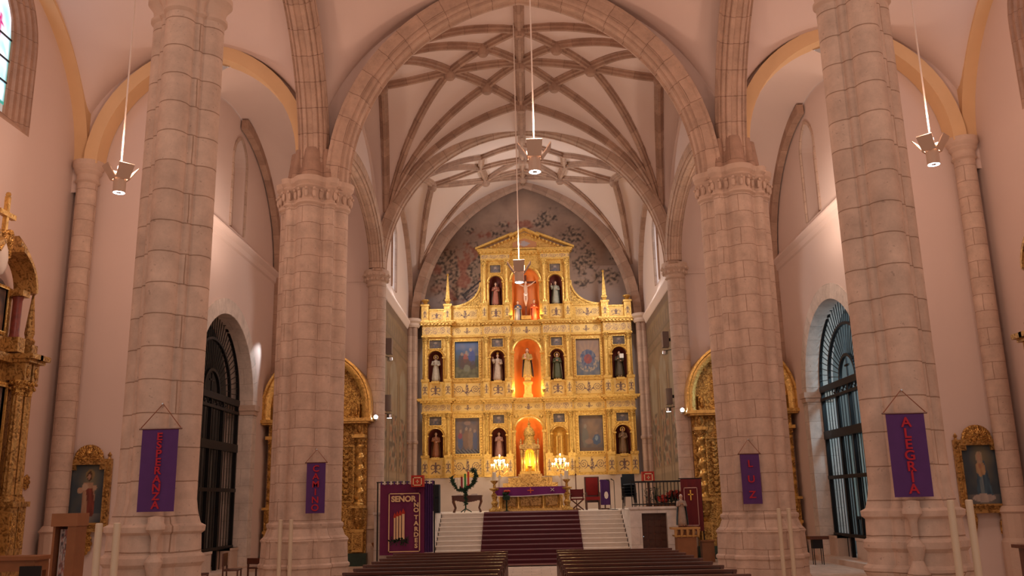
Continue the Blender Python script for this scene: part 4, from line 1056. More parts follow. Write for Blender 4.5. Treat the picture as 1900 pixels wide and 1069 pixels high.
# pedestal with central statue
mb=MB().lathe(0,RY+.28,[(.34,7.22),(.34,7.35),(.25,7.45),(.25,7.85),(.34,7.95),(.34,8.02),(.2,8.08),(.24,8.2),(.24,8.25)],4,a0=PI/4,a1=2*PI+PI/4)
tag(mb.build('statue_pedestal',GOLD),'square gilded pedestal under the central saint of the altarpiece','pedestal')
dkgold=robe('dark_gold',(.30,.16,.06)); 
def st(label,loc,h,r,m,**k): return figure('statue',label,'statue',loc,h,robe(*r),robe(*m) if m else None,**k)
st('central statue of a dark cloaked saint with yellow robe in the orange niche',(0,RY+.28,8.25),1.5,('yellow',(.55,.34,.10)),('umber',(.07,.05,.05)),pose='hold',halo=0,child=True)
st('statue in white surplice in the far left niche of the middle tier',(-4.62,RY-.06,8.12),1.3,('white',(.62,.52,.42)),None,pose='hold',halo=.15,skin=mat('darkskin',(.36,.2,.13),.5,var=.05))
st('mitred bishop statue in the inner left niche of the middle tier',(-1.5,RY+.12,8.12),1.35,('pinkwhite',(.62,.44,.33)),('rose',(.38,.17,.12)),pose='bless',crown=True,hair=None)
st('haloed statue in cream mantle and dark green habit in the inner right middle niche',(1.5,RY+.12,8.12),1.33,('green',(.09,.09,.04)),('cream',(.55,.44,.30)),pose='hands',halo=.17)
st('statue holding a white book in the far right niche of the middle tier',(4.62,RY-.06,8.14),1.3,('darkgreen',(.11,.08,.05)),('black',(.06,.04,.03)),pose='hold',halo=0)
o=MB().cbox(4.72,RY-.36,9.16,.2,.06,.22).build('book',WHITE); tag(o,'white book held by the statue in the far right middle niche','book')
st('dark gilded statue in the far left niche of the lowest tier',(-4.62,RY-.06,4.34),1.25,('redgold',(.36,.12,.05)),('dgold',(.20,.09,.04)),pose='hold')
st('pale pink robed statue in the inner left niche of the lowest tier',(-1.5,RY+.12,4.34),1.2,('rosewhite',(.50,.24,.18)),('wine',(.30,.10,.09)),pose='hands',halo=0)
st('haloed dark gilded statue in the far right niche of the lowest tier',(4.62,RY-.06,4.34),1.27,('brown',(.26,.14,.07)),('dgold',(.20,.09,.04)),pose='hold',halo=.15)
st('red robed statue in the left niche of the attic',(-1.54,RY+.12,12.0),1.2,('red',(.42,.13,.08)),('greybrown',(.22,.14,.11)),pose='hold')
st('silvery green robed statue in the right niche of the attic',(1.54,RY+.12,12.0),1.2,('silver',(.36,.34,.26)),('moss',(.13,.13,.10)),pose='bless')
st('statue of a mourning woman left of the crucifix in the attic niche',(-.42,RY+.12,11.05),1.15,('blue',(.14,.14,.22)),('sand',(.40,.27,.15)),pose='hands')
st('statue in bright red mantle right of the crucifix in the attic niche',(.42,RY+.12,11.05),1.2,('scarlet',(.60,.10,.03)),('scarlet',(.60,.10,.03)),pose='hands')
# two gilt organ-like strips in the empty niche
o=MB().lathe(1.37,RY+.1,[(.05,4.36),(.05,5.3),(0,5.36)],8).build('gilt_rod',GOLD); tag(o,'left of two tall gilt rods in the empty inner niche','rod')
o=MB().lathe(1.60,RY+.1,[(.05,4.36),(.05,5.3),(0,5.36)],8).build('gilt_rod',GOLD); tag(o,'right of two tall gilt rods in the empty inner niche','rod')
# crucifix
cx=thing('crucifix','wooden crucifix with carved corpus in the attic niche','crucifix',(0,RY+.1,11.2))
MB().cbox(0,RY+.1,11.3,.5,.35,.2).build('base',OLDP,cx)
MB().box(-.055,.055,RY+.06,RY+.14,11.35,13.55).build('upright',WOOD,cx); MB().box(-.55,.55,RY+.06,RY+.14,13.12,13.22).build('crossbeam',WOOD,cx)
mb=MB(); y=RY-.02
mb.ball((.01,y-.03,13.12),.07,8,sz=.09); mb.tube([(0,y,13.05),(0,y,12.85),(.01,y,12.6),(0,y,12.5)],[.05,.11,.085,.1],10)
for s in(-1,1):
    mb.tube([(s*.08,y,12.93),(s*.28,y,13.03),(s*.5,y+.03,13.2)],[.04,.033,.022],7)
    for q in range(4): mb.tube([(s*(.5+.0*q),y+.03,13.2+.008*q),(s*.55,y+.02,13.2+.012*(q-.5))],[.007,.005],4)
    mb.tube([(s*.05,y,12.5),(s*.06,y-.05,12.25),(s*.01,y,11.98),(0,y-.05,11.9)],[.06,.048,.033,.02],7)
mb.build('corpus',SKIN,cx,smooth=True); MB().lathe(0,y,[(.1,12.42),(.105,12.5),(.1,12.58)],10,sy=.8).build('loincloth',WHITE,cx)
# ---- tabernacle
tb=thing('tabernacle','ornate gilded tabernacle temple with dome in the lowest central niche','tabernacle',(0,44.75,3.28))
ty=44.75
MB().box(-.58,.58,44.4,45.1,3.28,3.46).build('base',BRONZE,tb); MB().box(-.5,.5,44.45,45.1,3.46,3.58).build('base_step',GOLD,tb)
for x in(-.40,-.28,.28,.40): column(x,ty-.2 if abs(x)>.3 else ty-.12,3.58,4.62,.05,tb,GOLD,BRONZE)
mb=MB(); cv=[(.22*cos(PI-PI*i/12),4.45+.22*sin(PI-PI*i/12)) for i in range(13)]; panel_arch(mb,mapper('Y',ty-.1),-.35,.35,3.58,4.8,cv,3.6,.2); mb.build('front',BRONZE,tb)
niche(0,.22,3.6,4.45,ty-.05,.2,mat('bright_gold',(.95,.62,.10),.3,metal=.4,var=.1),'inner_niche',tb)
MB().box(-.5,.5,ty-.3,ty+.2,4.66,4.82).build('entablature',BRONZE,tb); mb=MB(); tri(mb,-.5,.5,4.82,5.02,ty-.28,ty+.1); mb.build('pediment',BRONZE,tb)
MB().lathe(0,ty,[(.32,4.82),(.3,5.1),(.24,5.12),(.24,5.3),(.28,5.32),(.28,5.36),(.27,5.5),(.2,5.66),(.08,5.76),(.06,5.86),(.09,5.9),(.03,5.95)],14).build('dome',GOLDC,tb,smooth=True)
for x in(-.42,.42): MB().lathe(x,ty-.15,[(.07,4.82),(.03,4.9),(.06,5.0),(.03,5.1),(0,5.2)],8).build('finial',BRONZE,tb,smooth=True)
mb=MB().tube([(0,ty,5.95),(0,ty,6.1)],[.03,.015],6); mb.ball((0,ty,6.14),.035,6); mb.build('dome_figure',GOLDC,tb)
MB().tube([(0,ty-.08,3.62),(0,ty-.08,4.5)],.03,8).build('inner_rod',GOLD,tb); MB().lathe(0,ty-.1,[(.12,3.62),(.05,3.72),(.13,3.84),(.02,3.9)],10).build('inner_urn',GOLDC,tb,smooth=True)

# ================================================================== SANCTUARY FURNITURE
F0=PZ+.025
al=thing('altar_table','gilded altar table under a violet cloth at the top of the stairs','altar',(0,38.6,F0))
MB().box(-1.55,1.55,38.1,39.3,F0,F0+.1).build('base',OLDP,al)
MB().box(-1.25,1.25,38.35,39.15,F0+.1,2.66).build('body',GOLDC,al)
MB().box(-1.42,1.42,38.2,39.25,2.66,2.74).build('table_top',WHITEST,al)
for x0,x1 in((-1.1,-.62),(-.42,.42),(.62,1.1)):
    mb=MB().box(x0,x1,38.3,38.36,F0+.2,2.42); mb.build('relief_panel',BRONZE,al)
for x in(-1.22,-.52,.52,1.22): MB().lathe(x,38.26,[(.09,F0+.1),(.05,F0+.2),(.06,2.4),(.1,2.5),(.1,2.64)],10).build('colonnette',GOLD,al,smooth=True)
mb=MB()
def clth(u,v):
    x=-1.5+3*u
    if v<.5: return (x,39.28-(39.28-38.14)*v*2,2.75+.004)
    w=(v-.5)*2; return (x,38.14-.02*sin(u*30)*w,2.75-w*(.36+.03*sin(u*5)))
mb.grid(clth,60,16)
ac=tag(mb.build('altar_cloth',PURPLE3,smooth=True),'violet cloth with red cross draped over the altar table','cloth')
MB().grid(lambda u,v:(-1.5+3*u,38.13-.02*sin(u*30),2.39-.03*sin(u*5)+.0+.035*v),60,1).build('hem',WHITE,ac)
MB().box(-.13,.13,38.11,38.125,2.585,2.625).box(-.02,.02,38.109,38.126,2.49,2.71).build('cross_emblem',mat('orange_red',(.7,.12,.04),.7,var=0),ac)
MB().bar((.83,38.12,2.56),(.97,38.12,2.68),.05,.02).bar((.97,38.118,2.56),(.83,38.118,2.68),.05,.02).build('white_emblem',WHITE,ac)
o=MB().lathe(-1.0,37.98,[(.13,F0+.45),(.15,F0+.6),(.1,F0+.65)],10)
for k in range(14): o.ball((-1.0+random.uniform(-.12,.12),37.98+random.uniform(-.1,.1),F0+.68+random.uniform(0,.14)),.06,6)
o.tube([(-1.0,37.98,F0),(-1.0,37.98,F0+.46)],.03,8); o.lathe(-1.0,37.98,[(.14,F0),(.03,F0+.03)],10)
o=tag(o.build('plant_stand',GREEN),'small dark plant on a stand before the left of the altar','plant')
mb=MB()
for k in range(5): mb.ball((-1.02+.05*k-.05,37.88,F0+.80+.02*(k%2)),.045,6)
mb.build('blossom',POIN,o)
for s in(-1,1):
    w='left' if s<0 else 'right'; x=s*1.5
    t=thing('altar_candlestick','tall carved gilt candlestick at the %s end of the altar'%w,'candlestick',(x,38.2,F0))
    mb=MB().lathe(x,38.2,[(.24,F0),(.24,F0+.05),(.14,F0+.12),(.10,F0+.22),(.15,F0+.34),(.08,F0+.44),(.11,F0+.56),(.14,F0+.64),(.07,F0+.74),(.07,F0+.8),(.2,F0+.88),(.22,F0+.92),(.06,F0+.95),(.05,F0+1.1),(.15,F0+1.2),(.17,F0+1.24)],12)
    for q in range(3):
        a=2*PI*q/3-PI/2; mb.ball((x+.2*cos(a),38.2+.2*sin(a),F0+.05),.07,6)
    mb.build('stem',GOLDC,t,smooth=True)
    MB().lathe(x,38.2,[(.085,F0+1.24),(.085,F0+1.58),(.0,F0+1.6)],12).build('candle',CANDW,t,smooth=True)
    MB().lathe(x-s*.22,38.25,[(.045,F0+.92),(.045,F0+1.45),(0,F0+1.46)],8).build('thin_candle',CANDW,t,smooth=True)
    # many armed candelabrum behind
    cx_=s*1.38; cy=41.6
    t=thing('candelabrum','many armed gilt candelabrum with glowing bulbs %s of the tabernacle'%w,'candelabrum',(cx_,cy,PZ))
    MB().lathe(cx_,cy,[(.26,PZ),(.26,PZ+.06),(.08,PZ+.2),(.05,PZ+.5),(.09,PZ+.6),(.04,PZ+.7),(.04,PZ+1.4),(.09,PZ+1.5),(.03,PZ+1.6),(.03,PZ+2.35)],12).build('stem',OLDP,t,smooth=True)
    for ring,(rr,zz,nn_) in enumerate(((.36,PZ+1.98,8),(.22,PZ+2.18,6),(.001,PZ+2.4,1))):
        for k in range(nn_):
            a=2*PI*k/nn_+.3*ring; ex,ey=cx_+rr*cos(a),cy+rr*sin(a)
            if rr>.01: MB().tube([(cx_,cy,zz-.35),(cx_+rr*.5*cos(a),cy+rr*.5*sin(a),zz-.36),(ex,ey,zz-.2),(ex,ey,zz-.06)],.012,5).build('arm',OLDP,t)
            MB().lathe(ex,ey,[(.02,zz-.07),(.022,zz),(.022,zz+.03)],6).build('candle_sleeve',CANDW,t)
            MB().ball((ex,ey,zz+.06),.03,8,sz=.045).build('bulb',BULB,t)
    light('candelabrum_glow','POINT',(cx_,cy-.05,PZ+2.15),42,(1,.68,.28),size=.2)
# advent wreath
t=thing('advent_wreath','green garland wreath on a stand with four coloured candles','wreath',(-2.65,37.5,F0))
pts=[(-3.22,3.2),(-3.16,2.95),(-2.98,2.72),(-2.8,2.66),(-2.62,2.72),(-2.42,2.84),(-2.28,3.02),(-2.22,3.22),(-2.26,3.42),(-2.38,3.46)]
mb=MB()
MB().tube([(x,37.5,z) for x,z in pts],.05,8).build('garland_core',GREEN,t)
rnd=random.Random(3)
for i in range(len(pts)-1):
    for k in range(44):
        f=rnd.random(); x=pts[i][0]*(1-f)+pts[i+1][0]*f; z=pts[i][1]*(1-f)+pts[i+1][1]*f
        d=Vector((rnd.uniform(-1,1),rnd.uniform(-1,1),rnd.uniform(-1,1))).normalized(); p=Vector((x,37.5,z))
        mb.tube([tuple(p),tuple(p+d*rnd.uniform(.09,.17))],[.03,.006],4)
mb.build('garland',GREEN,t)
mb=MB().tube([(-2.65,37.5,F0+.1),(-2.65,37.5,2.72)],.03,8)
for k in range(120):
    z=rnd.uniform(2.1,2.68); d=Vector((rnd.uniform(-1,1),rnd.uniform(-1,1),rnd.uniform(-.8,.3))).normalized(); p=Vector((-2.65,37.5,z)); mb.tube([tuple(p),tuple(p+d*rnd.uniform(.08,.14))],[.025,.005],4)
for k in range(3): a=2*PI*k/3+.4; mb.tube([(-2.65,37.5,F0+.15),(-2.65+.25*cos(a),37.5+.25*sin(a),F0+.01)],.02,6)
mb.build('garland_stand',GREEN,t)
for x,z0,z1,m in((-2.94,2.72,3.12,CANDW),(-2.80,2.74,3.2,mat('wine_candle',(.28,.02,.03),.5,var=0)),(-2.66,2.76,3.31,mat('green_candle',(.04,.3,.05),.5,var=0)),(-2.53,2.84,3.39,mat('red_candle',(.6,.05,.03),.5,var=0))):
    MB().lathe(x,37.46,[(.042,z0),(.042,z1),(0,z1+.01)],10).build('candle',m,t,smooth=True)
# console table
t=thing('console_table','dark carved console table with curved legs behind the advent wreath','table',(-2.67,38.7,PZ))
MB().box(-3.3,-2.03,38.4,39.0,2.4,2.46).build('table_top',WOOD,t)
mb=MB()
for i in range(12):
    x=-3.24+1.15*i/11
    mb.box(x-.05,x+.06,38.42,38.47,2.28-.10*sin(PI*i/11),2.4)
mb.build('apron',WOOD,t)
for x in(-3.2,-2.13):
    for y in(38.46,38.94): MB().tube([(x,y,2.4),(x+.05*(1 if x>-2.6 else -1),y,2.2),(x-.04*(1 if x>-2.6 else -1),y,1.95),(x+.03*(1 if x>-2.6 else -1),y,PZ+.01)],[.06,.045,.03,.04],7).build('leg',WOOD,t,smooth=True)
o=MB().box(-3.12,-2.9,38.5,38.8,2.46,2.5).build('folded_linen',WHITE); tag(o,'folded white linen on the left of the console table','linen')
o=MB().box(-2.5,-2.22,38.5,38.8,2.46,2.52).build('folded_linen',WHITE); tag(o,'folded white linen on the right of the console table','linen')
# folding stool, throne, violet cloth stand, cross
t=thing('folding_seat','dark red cross legged seat right of the altar','seat',(1.95,39.0,PZ))
MB().box(1.68,2.24,38.75,39.25,2.18,2.24).build('seat',DRED,t); MB().box(1.68,2.24,39.2,39.26,2.3,2.62).build('backrest',DRED,t)
for y in(38.78,39.22):
    for a,b in((1.7,2.22),(2.22,1.7)): MB().tube([(a,y,PZ),((a+b)/2,y,PZ+.22),(b,y,2.2)],.025,6).build('leg',WOOD,t)
for x in(1.7,2.22): MB().tube([(x,39.22,2.15),(x,39.23,2.64)],.025,6).build('post',WOOD,t); MB().box(x-.03,x+.03,38.8,39.22,2.4,2.44).build('armrest',WOOD,t)
o=MB().box(1.8,2.15,38.85,39.15,2.245,2.3).build('folded_stole',WHITE); tag(o,'white folded cloth on the dark red seat','linen')
t=thing('throne','high backed red upholstered throne right of the altar','chair',(2.63,39.5,PZ))
MB().box(2.32,2.95,39.62,39.72,PZ+.3,3.14).build('back_frame',WOOD,t); MB().box(2.38,2.89,39.58,39.63,2.36,3.1).build('backrest',mat('throne_velvet',(.26,.012,.012),.8,var=.2,scale=5),t)
MB().box(2.34,2.93,39.1,39.62,2.16,2.3).build('seat',mat('throne_velvet',(.2,.01,.01),.8),t)
for x in(2.36,2.91):
    MB().box(x-.035,x+.035,39.12,39.6,2.42,2.48).build('armrest',WOOD,t)
    for y in(39.14,39.6): MB().box(x-.035,x+.035,y-.035,y+.035,PZ,2.44).build('leg',WOOD,t)
t=thing('lectern_stand','slim lectern hung with purple cloth beside the throne','lectern',(3.15,39.3,PZ))
MB().box(3.12,3.18,39.3,39.36,PZ+.05,2.85).build('post',WOOD,t); MB().box(2.97,3.33,39.2,39.5,PZ,PZ+.06).build('base',WOOD,t)
mb=MB(); mb.grid(lambda u,v:(2.96+.4*u,39.2-.03*sin(u*12)-.02*v,1.95+1.05*v),14,6); mb.grid(lambda u,v:(2.96+.4*u,39.2+.35*v,3.0-.08*v),8,2)
cl=mb.build('cloth',PURPLE,t,smooth=True); MB().ball((3.2,39.14,2.35),.09,8,sy=.01,sz=.16).build('embroidered_flower',WHITE,cl)
t=thing('processional_cross','slender processional cross on a dark pole right of the altar','cross',(1.96,39.7,PZ))
MB().lathe(1.96,39.7,[(.2,PZ),(.2,PZ+.03),(.03,PZ+.08),(.02,PZ+.1),(.02,3.2),(.045,3.24),(.02,3.3)],10).build('pole',WOOD,t)
MB().box(1.935,1.985,39.685,39.715,3.28,3.85).box(1.74,2.18,39.684,39.716,3.52,3.57).build('cross',BRONZE,t)
for nm_,x,y,h in(('right of the throne near the stairs',3.38,37.3,1.15),('behind the right railing beside the dark chairs',3.3,38.4,1.15)):
    t=thing('microphone_stand','thin microphone stand '+nm_,'microphone stand',(x,y,PZ))
    MB().lathe(x,y,[(.13,PZ),(.13,PZ+.02),(.012,PZ+.03),(.012,PZ+h)],10).build('stand',IRON,t); MB().tube([(x,y,PZ+h),(x-.12,y-.1,PZ+h+.06)],[.012,.025],8).build('microphone',IRON,t)
# railing on platforms
def railing(x0,x1,y,z0,label):
    t=thing('railing',label,'railing',((x0+x1)/2,y,z0))
    MB().box(x0,x1,y-.03,y+.03,z0+.84,z0+.9).build('top_rail',IRON,t); MB().box(x0,x1,y-.02,y+.02,z0+.06,z0+.1).build('bottom_rail',IRON,t)
    n=int((x1-x0)/.13)
    for i in range(n+1): x=x0+.02+(x1-x0-.04)*i/n; MB().cbox(x,y,z0+.44,.028,.028,.86 if i%6 else .88).build('baluster',IRON,t)
PT=PZ+.13
railing(3.62,5.6,33.3,PT,'dark iron railing above the small door right of the stairs')
# stacked chairs, cabinet, plants
sc_=thing('stacked_chair','topmost dark green chair of the stack at the top right of the stairs','chair',(3.6,33.9,PT))
for k in range(4):
    if k==0: t0=sc_
    z=PZ+.06
def schair(z,dx,label):
    t=thing('stacked_chair',label,'chair',(3.62+dx,34.0,z),'stacked dark green chairs')
    MB().grid(lambda u,v:(3.62+dx-.24+.48*u,33.75+.45*v,z+.0+.03*cos(PI*(v-.5))+.02*cos(PI*(u-.5))),8,6).build('seat',BLACK,t,smooth=True)
    MB().grid(lambda u,v:(3.62+dx-.23+.46*u,34.2+.04*v+.03*sin(PI*u),z+.05+.36*v),8,6).build('backrest',BLACK,t,smooth=True)
    for a in(-.2,.2):
        for b in(33.78,34.18): MB().tube([(3.62+dx+a,b,z),(3.62+dx+a*1.1,b,max(PZ+.05,z-.42))],.014,6).build('leg',IRON,t)
bpy.data.objects.remove(sc_)
DGC=mat('dark_teal_cloth',(.02,.032,.042),.85,var=.2); BLACK=DGC
for k in range(5): schair(PZ+.47+k*.11,(-.02,.03,0,-.03,.02)[k],['lowest','second lowest','middle','second highest','topmost'][k]+' dark chair in the stack at the top right of the stairs')
t=thing('cabinet_speaker','large black loudspeaker cabinet on the platform left of the stairs','speaker',(-3.55,34.2,PZ+.05))
MB().box(-3.85,-3.38,34.0,34.5,PZ+.05,2.84).build('cabinet',BLACK,t); MB().box(-3.83,-3.4,33.96,34.0,PZ+.1,2.34).build('grille',mat('speaker_grille',(.012,.016,.02),.9),t); MB().box(-3.83,-3.4,33.96,34.0,2.38,2.8).build('upper_grille',mat('speaker_grille',(.012,.016,.02),.9),t)
def plant(x,y,h,m,label,fl=None,fn=0,name='potted_plant',grp=None):
    t=thing(name,label,'plant',(x,y,PZ+.05),grp); z0=PZ+.05; rr=random.Random(int(x*100))
    MB().lathe(x,y,[(.1,z0),(.13,z0+.2),(.14,z0+.2)],10).build('pot',WOODM,t)
    mb=MB()
    for k in range(40):
        a=rr.uniform(0,2*PI); r=rr.uniform(.04,.2); zz=z0+.2+rr.uniform(.05,h-.2); p=Vector((x+r*cos(a),y+r*sin(a),zz)); q=p+Vector((cos(a),sin(a),rr.uniform(-.3,.5)))*.12; sd=Vector((-sin(a),cos(a),0))*.04
        mm=(p+q)/2; mb.quad(p,mm-sd,q,mm+sd)
        mb.tube([(x,y,z0+.2),tuple(p)],.006,4)
    mb.build('leaves',m,t)
    if fl:
        mb=MB()
        for k in range(fn):
            a=rr.uniform(0,2*PI); r=rr.uniform(.0,.17); c=Vector((x+r*cos(a),y+r*sin(a)-.03,z0+h*rr.uniform(.6,1)))
            for q in range(6):
                b=2*PI*q/6; d=Vector((cos(b),-.3+.4*sin(b)*0,sin(b)))*.07; sd=Vector((-sin(b),0,cos(b)))*.025; mb.quad(c,c+d*.5-sd,c+d,c+d*.5+sd)
        mb.build('flowers',fl,t)
    return t
plant(4.35,34.1,.75,GREEN,'large dark leafy plant behind the platform railing left of the poinsettias')
plant(4.62,34.0,.8,GREEN,'second dark leafy plant behind the railing beside the red flowers')
for k,(x,h) in enumerate(((4.78,.42),(4.95,.45),(5.12,.6),(5.3,.62),(5.45,.6))):
    plant(x,33.75+.1*(k%2),h,GREEN,['first','second','third','fourth','fifth'][k]+' red poinsettia from the left behind the platform railing',POIN,16,'poinsettia','poinsettias behind the railing')
# red draped lecterns
for s,x in((-1,-3.98),(1,4.33)):
    w='left' if s<0 else 'right'; y=32.3 if s<0 else 33.75
    t=thing('lectern','lectern with red cloth and gold square cross '+('rising over the large plum banner' if s<0 else 'on the right platform'),'lectern',(x,y,0 if s<0 else PZ+.05))
    if s<0:
        MB().box(x-.04,x+.04,33.0,33.08,0,3.05).build('post',WOOD,t); MB().box(x-.03,x+.03,32.6,33.08,2.99,3.05).build('bracket',WOOD,t); MB().box(x-.2,x+.2,32.9,33.15,0,.05).build('base',WOOD,t)
    else:
        MB().box(x-.04,x+.04,y+.1,y+.18,PZ+.05,2.85).build('post',WOOD,t); MB().box(x-.2,x+.2,y,y+.35,PZ+.05,PZ+.1).build('base',WOOD,t)
    z0=2.74
    cl=MB().box(x-.22,x+.22,y,y+.36,z0,z0+.40).build('red_cloth',REDCL,t)
    mb=MB()
    for q in(.16,): 
        mb.box(x-q,x+q,y-.012,y,z0+.30,z0+.335).box(x-q,x+q,y-.012,y,z0+.04,z0+.075).box(x-q,x-q+.035,y-.012,y,z0+.04,z0+.335).box(x+q-.035,x+q,y-.012,y,z0+.04,z0+.335)
    mb.box(x-.055,x+.055,y-.012,y,z0+.17,z0+.2).box(x-.016,x+.016,y-.012,y,z0+.12,z0+.25)
    mb.build('gold_cross_border',GOLDLET,cl)
# ---- large plum banner SEÑOR NO TARDES
t=thing('banner','large plum banner with gold frame reading SEÑOR NO TARDES','banner',(-4.45,32.75,0))
bx0,bx1,bz0,bz1=-5.36,-3.78,.42,2.86
mb=MB(); mb.grid(lambda u,v:(bx0+(bx1-bx0)*u,32.75+.02*sin(u*17)*(1-.4*v),bz0+(bz1-bz0)*v),40,8); bc=mb.build('cloth',PURPLE2,t,smooth=True)
mb=MB(); mb.grid(lambda u,v:(-3.79+.32*u,32.74+.05*sin(u*24),.5+(2.86-.5)*v),30,6); mb.build('side_cloth',PURPLE,t,smooth=True)
MB().tube([(-5.5,32.78,2.93),(-3.42,32.78,2.93)],.02,8).build('rod',IRON,t)
for x in(-5.46,-3.44): MB().tube([(x,32.85,0),(x,32.8,2.95)],.025,8).build('post',IRON,t)
mb=MB()
for i in range(17): x=-5.32+i*.115; MB().box(x-.025,x+.025,32.72,32.8,2.84,2.96).build('loop',WHITE if i%2 else PURPLE,t)
yb=32.715
mb=MB(); q=.035; fx0,fx1,fz0,fz1=-5.05,-3.93,.52,2.54
mb.box(fx0,fx1,yb-.01,yb,fz1-q,fz1).box(fx0,fx1,yb-.01,yb,fz0,fz0+q).box(fx0,fx0+q,yb-.01,yb,fz0,fz1).box(fx1-q,fx1,yb-.01,yb,fz0,fz1); mb.build('gold_border',GOLDLET,bc)
def place(x,y,z,sx=1,sz=1,rot=0): return Matrix.Translation((x,y,z))@Matrix.Rotation(rot,4,'Y')@Matrix.Diagonal((sx,1,sz,1))@Matrix.Rotation(PI/2,4,'X')
def lettering(s,size,m,t,M,w=.02): 
    o=text('lettering',s,size,m,None,M,weight=w); o.parent=t; o.data.transform(Matrix.Translation(-sum_loc(t))); return o
def sum_loc(p):
    v=Vector((0,0,0))
    while p: v+=p.location; p=p.parent
    return v
lettering('SEÑOR',.27,GOLDLET,t,place(-4.52,yb,2.33,1.02,1),.012)
for ch,z in zip('NOTARDES',(2.12,1.94,1.69,1.49,1.29,1.10,.91,.72)): lettering(ch,.205,GOLDLET,t,place(-4.07,yb,z,1.1,1),.008)
for k,(xa,xb,zt) in enumerate(((-4.86,-4.80,1.72),(-4.77,-4.70,1.77),(-4.67,-4.60,1.80),(-4.57,-4.48,1.85))):
    MB().box(xa,xb,yb-.012,yb,.95,zt).build('candle_applique',GOLDLET,bc)
    n=MB(); xc=(xa+xb)/2; n.v+=[(xa-.02,yb-.013,zt-.03),(xb+.02,yb-.013,zt-.03),(xb+.01,yb-.013,zt+.05),(xc,yb-.013,zt+.16),(xa-.01,yb-.013,zt+.05)]; n.face((0,1,2,3,4)); n.build('flame_applique',REDCL,bc)
mb=MB()
for k in range(70): 
    a=rnd.uniform(0,2*PI); c=(-4.68+rnd.uniform(-.33,.33),.88+rnd.uniform(-.08,.1)+.15*abs(rnd.uniform(-1,1))*0)
    d=.06; mb.v+=[(c[0],yb-.014,c[1]),(c[0]+d*cos(a)-.02,yb-.014,c[1]+d*sin(a)),(c[0]+1.8*d*cos(a),yb-.014,c[1]+1.8*d*sin(a)),(c[0]+d*cos(a)+.02,yb-.014,c[1]+d*sin(a)+.02)]; n=len(mb.v); mb.face((n-4,n-3,n-2,n-1))
mb.build('wreath_applique',GREEN,bc)
# ---- dark red banner with gold cross, right
t=thing('banner','dark red hanging with gold cross beside the right slender column','banner',(5.75,33.0,0))
mb=MB(); mb.grid(lambda u,v:(5.36+.74*u-.0*v,33.0+.02*sin(u*15),1.02+1.8*v),24,6); bc=mb.build('cloth',DRED,t,smooth=True)
MB().tube([(5.3,33.03,2.84),(6.15,33.03,2.84)],.02,8).build('rod',IRON,t)
for x in(5.4,6.1): MB().tube([(x,33.1,0),(x,33.05,2.84)],.02,8).build('post',IRON,t)
yy=32.965; MB().box(5.46,5.94,yy-.008,yy,2.50,2.53).box(5.46,5.48,yy-.008,yy,1.2,2.53).box(5.92,5.94,yy-.008,yy,1.2,2.53).box(5.46,5.94,yy-.008,yy,1.2,1.23).build('border',mat('rose_thread',(.6,.35,.3),.8,var=0),bc)
MB().box(5.675,5.715,yy-.012,yy,2.08,2.40).box(5.60,5.79,yy-.012,yy,2.26,2.30).ball((5.695,yy-.005,2.41),.03,6,sy=.008).build('gold_cross',mat('bright_thread',(.9,.5,.08),.6,var=0),bc)
# ---- statue on pedestal, right
t=thing('statue_plinth','wooden pedestal with carved brackets under the statue right of the stairs','pedestal',(5.25,32.1,0))
MB().box(4.95,5.6,31.85,32.4,0,.9).build('body',WOODM,t); MB().box(4.8,5.74,31.75,32.5,1.12,1.19).build('top',mat('ochre_wood',(.50,.27,.09),.5,var=.2),t)
mb=MB()
for x in(4.9,5.1,5.3,5.5,5.66): MB().bar((x,31.8,.9),(x,31.78,1.13),.07,.1).bar((x,31.84,.86),(x+.07,31.82,1.1),.05).build('bracket',mat('ochre_wood',(.5,.3,.1),.5),t)
MB().box(4.88,5.66,31.8,32.45,.88,.93).build('collar',OLDP,t)
MB().box(4.97,5.58,31.88,32.38,.9,1.12).build('core',WOODM,t)
figure('statue','painted statue in white veil and blue mantle on the wooden pedestal','statue',(5.2,32.1,1.19),1.05,robe('palerose',(.50,.36,.28)),robe('seablue',(.07,.12,.15)),pose='hands',hair=WHITE,base_m=WOOD)
t=thing('wooden_box','plain orange brown wooden box by the right side altar','box',(6.05,32.6,0)); MB().box(5.88,6.3,32.4,32.8,0,.68).build('body',WOODM,t); MB().box(5.85,6.33,32.36,32.84,.68,.72).build('lid',WOODM,t)
def wchair(x,y,rot,label,w=.5,back=.85,m=WOOD,name='wooden_chair',cat='chair'):
    t=thing(name,label,cat,(0,0,0))
    MB().box(-w/2,w/2,-.22,.22,.42,.46).build('seat',m,t); MB().box(-w/2,w/2,.2,.24,.55,back).build('backrest',m,t)
    for a in(-w/2+.03,w/2-.03):
        for b,zz in((-.19,.42),(.21,.56)): MB().cbox(a,b,zz/2,.04,.04,zz).build('leg',m,t)
    t.location=(x,y,0); t.rotation_euler=(0,0,rot); return t
wchair(6.6,32.0,PI*.9,'dark wooden chair half hidden behind the right broad pillar')
wchair(-8.55,26.6,PI*.55,'dark wooden bench chair in front of the left iron gate',.7,.9)
wchair(-8.0,27.3,PI*.9,'dark chair turned away beside the bench near the left gate',.5,.72)
wchair(-8.9,25.0,PI*.6,'dark chair seen past the left near pillar',.6,.85)
t=thing('collection_stand','dark wooden stand with thin iron legs by the right iron gate','stand',(9.15,30.3,0))
MB().box(8.9,9.5,30.0,30.4,.78,.88).build('top',WOOD,t); MB().box(9.0,9.32,30.1,30.32,.5,.78).build('box',IRON,t)
for x in(9.02,9.3):
    for y in(30.1,30.3): MB().tube([(x,y,0),(x,y,.5)],.014,6).build('leg',IRON,t)
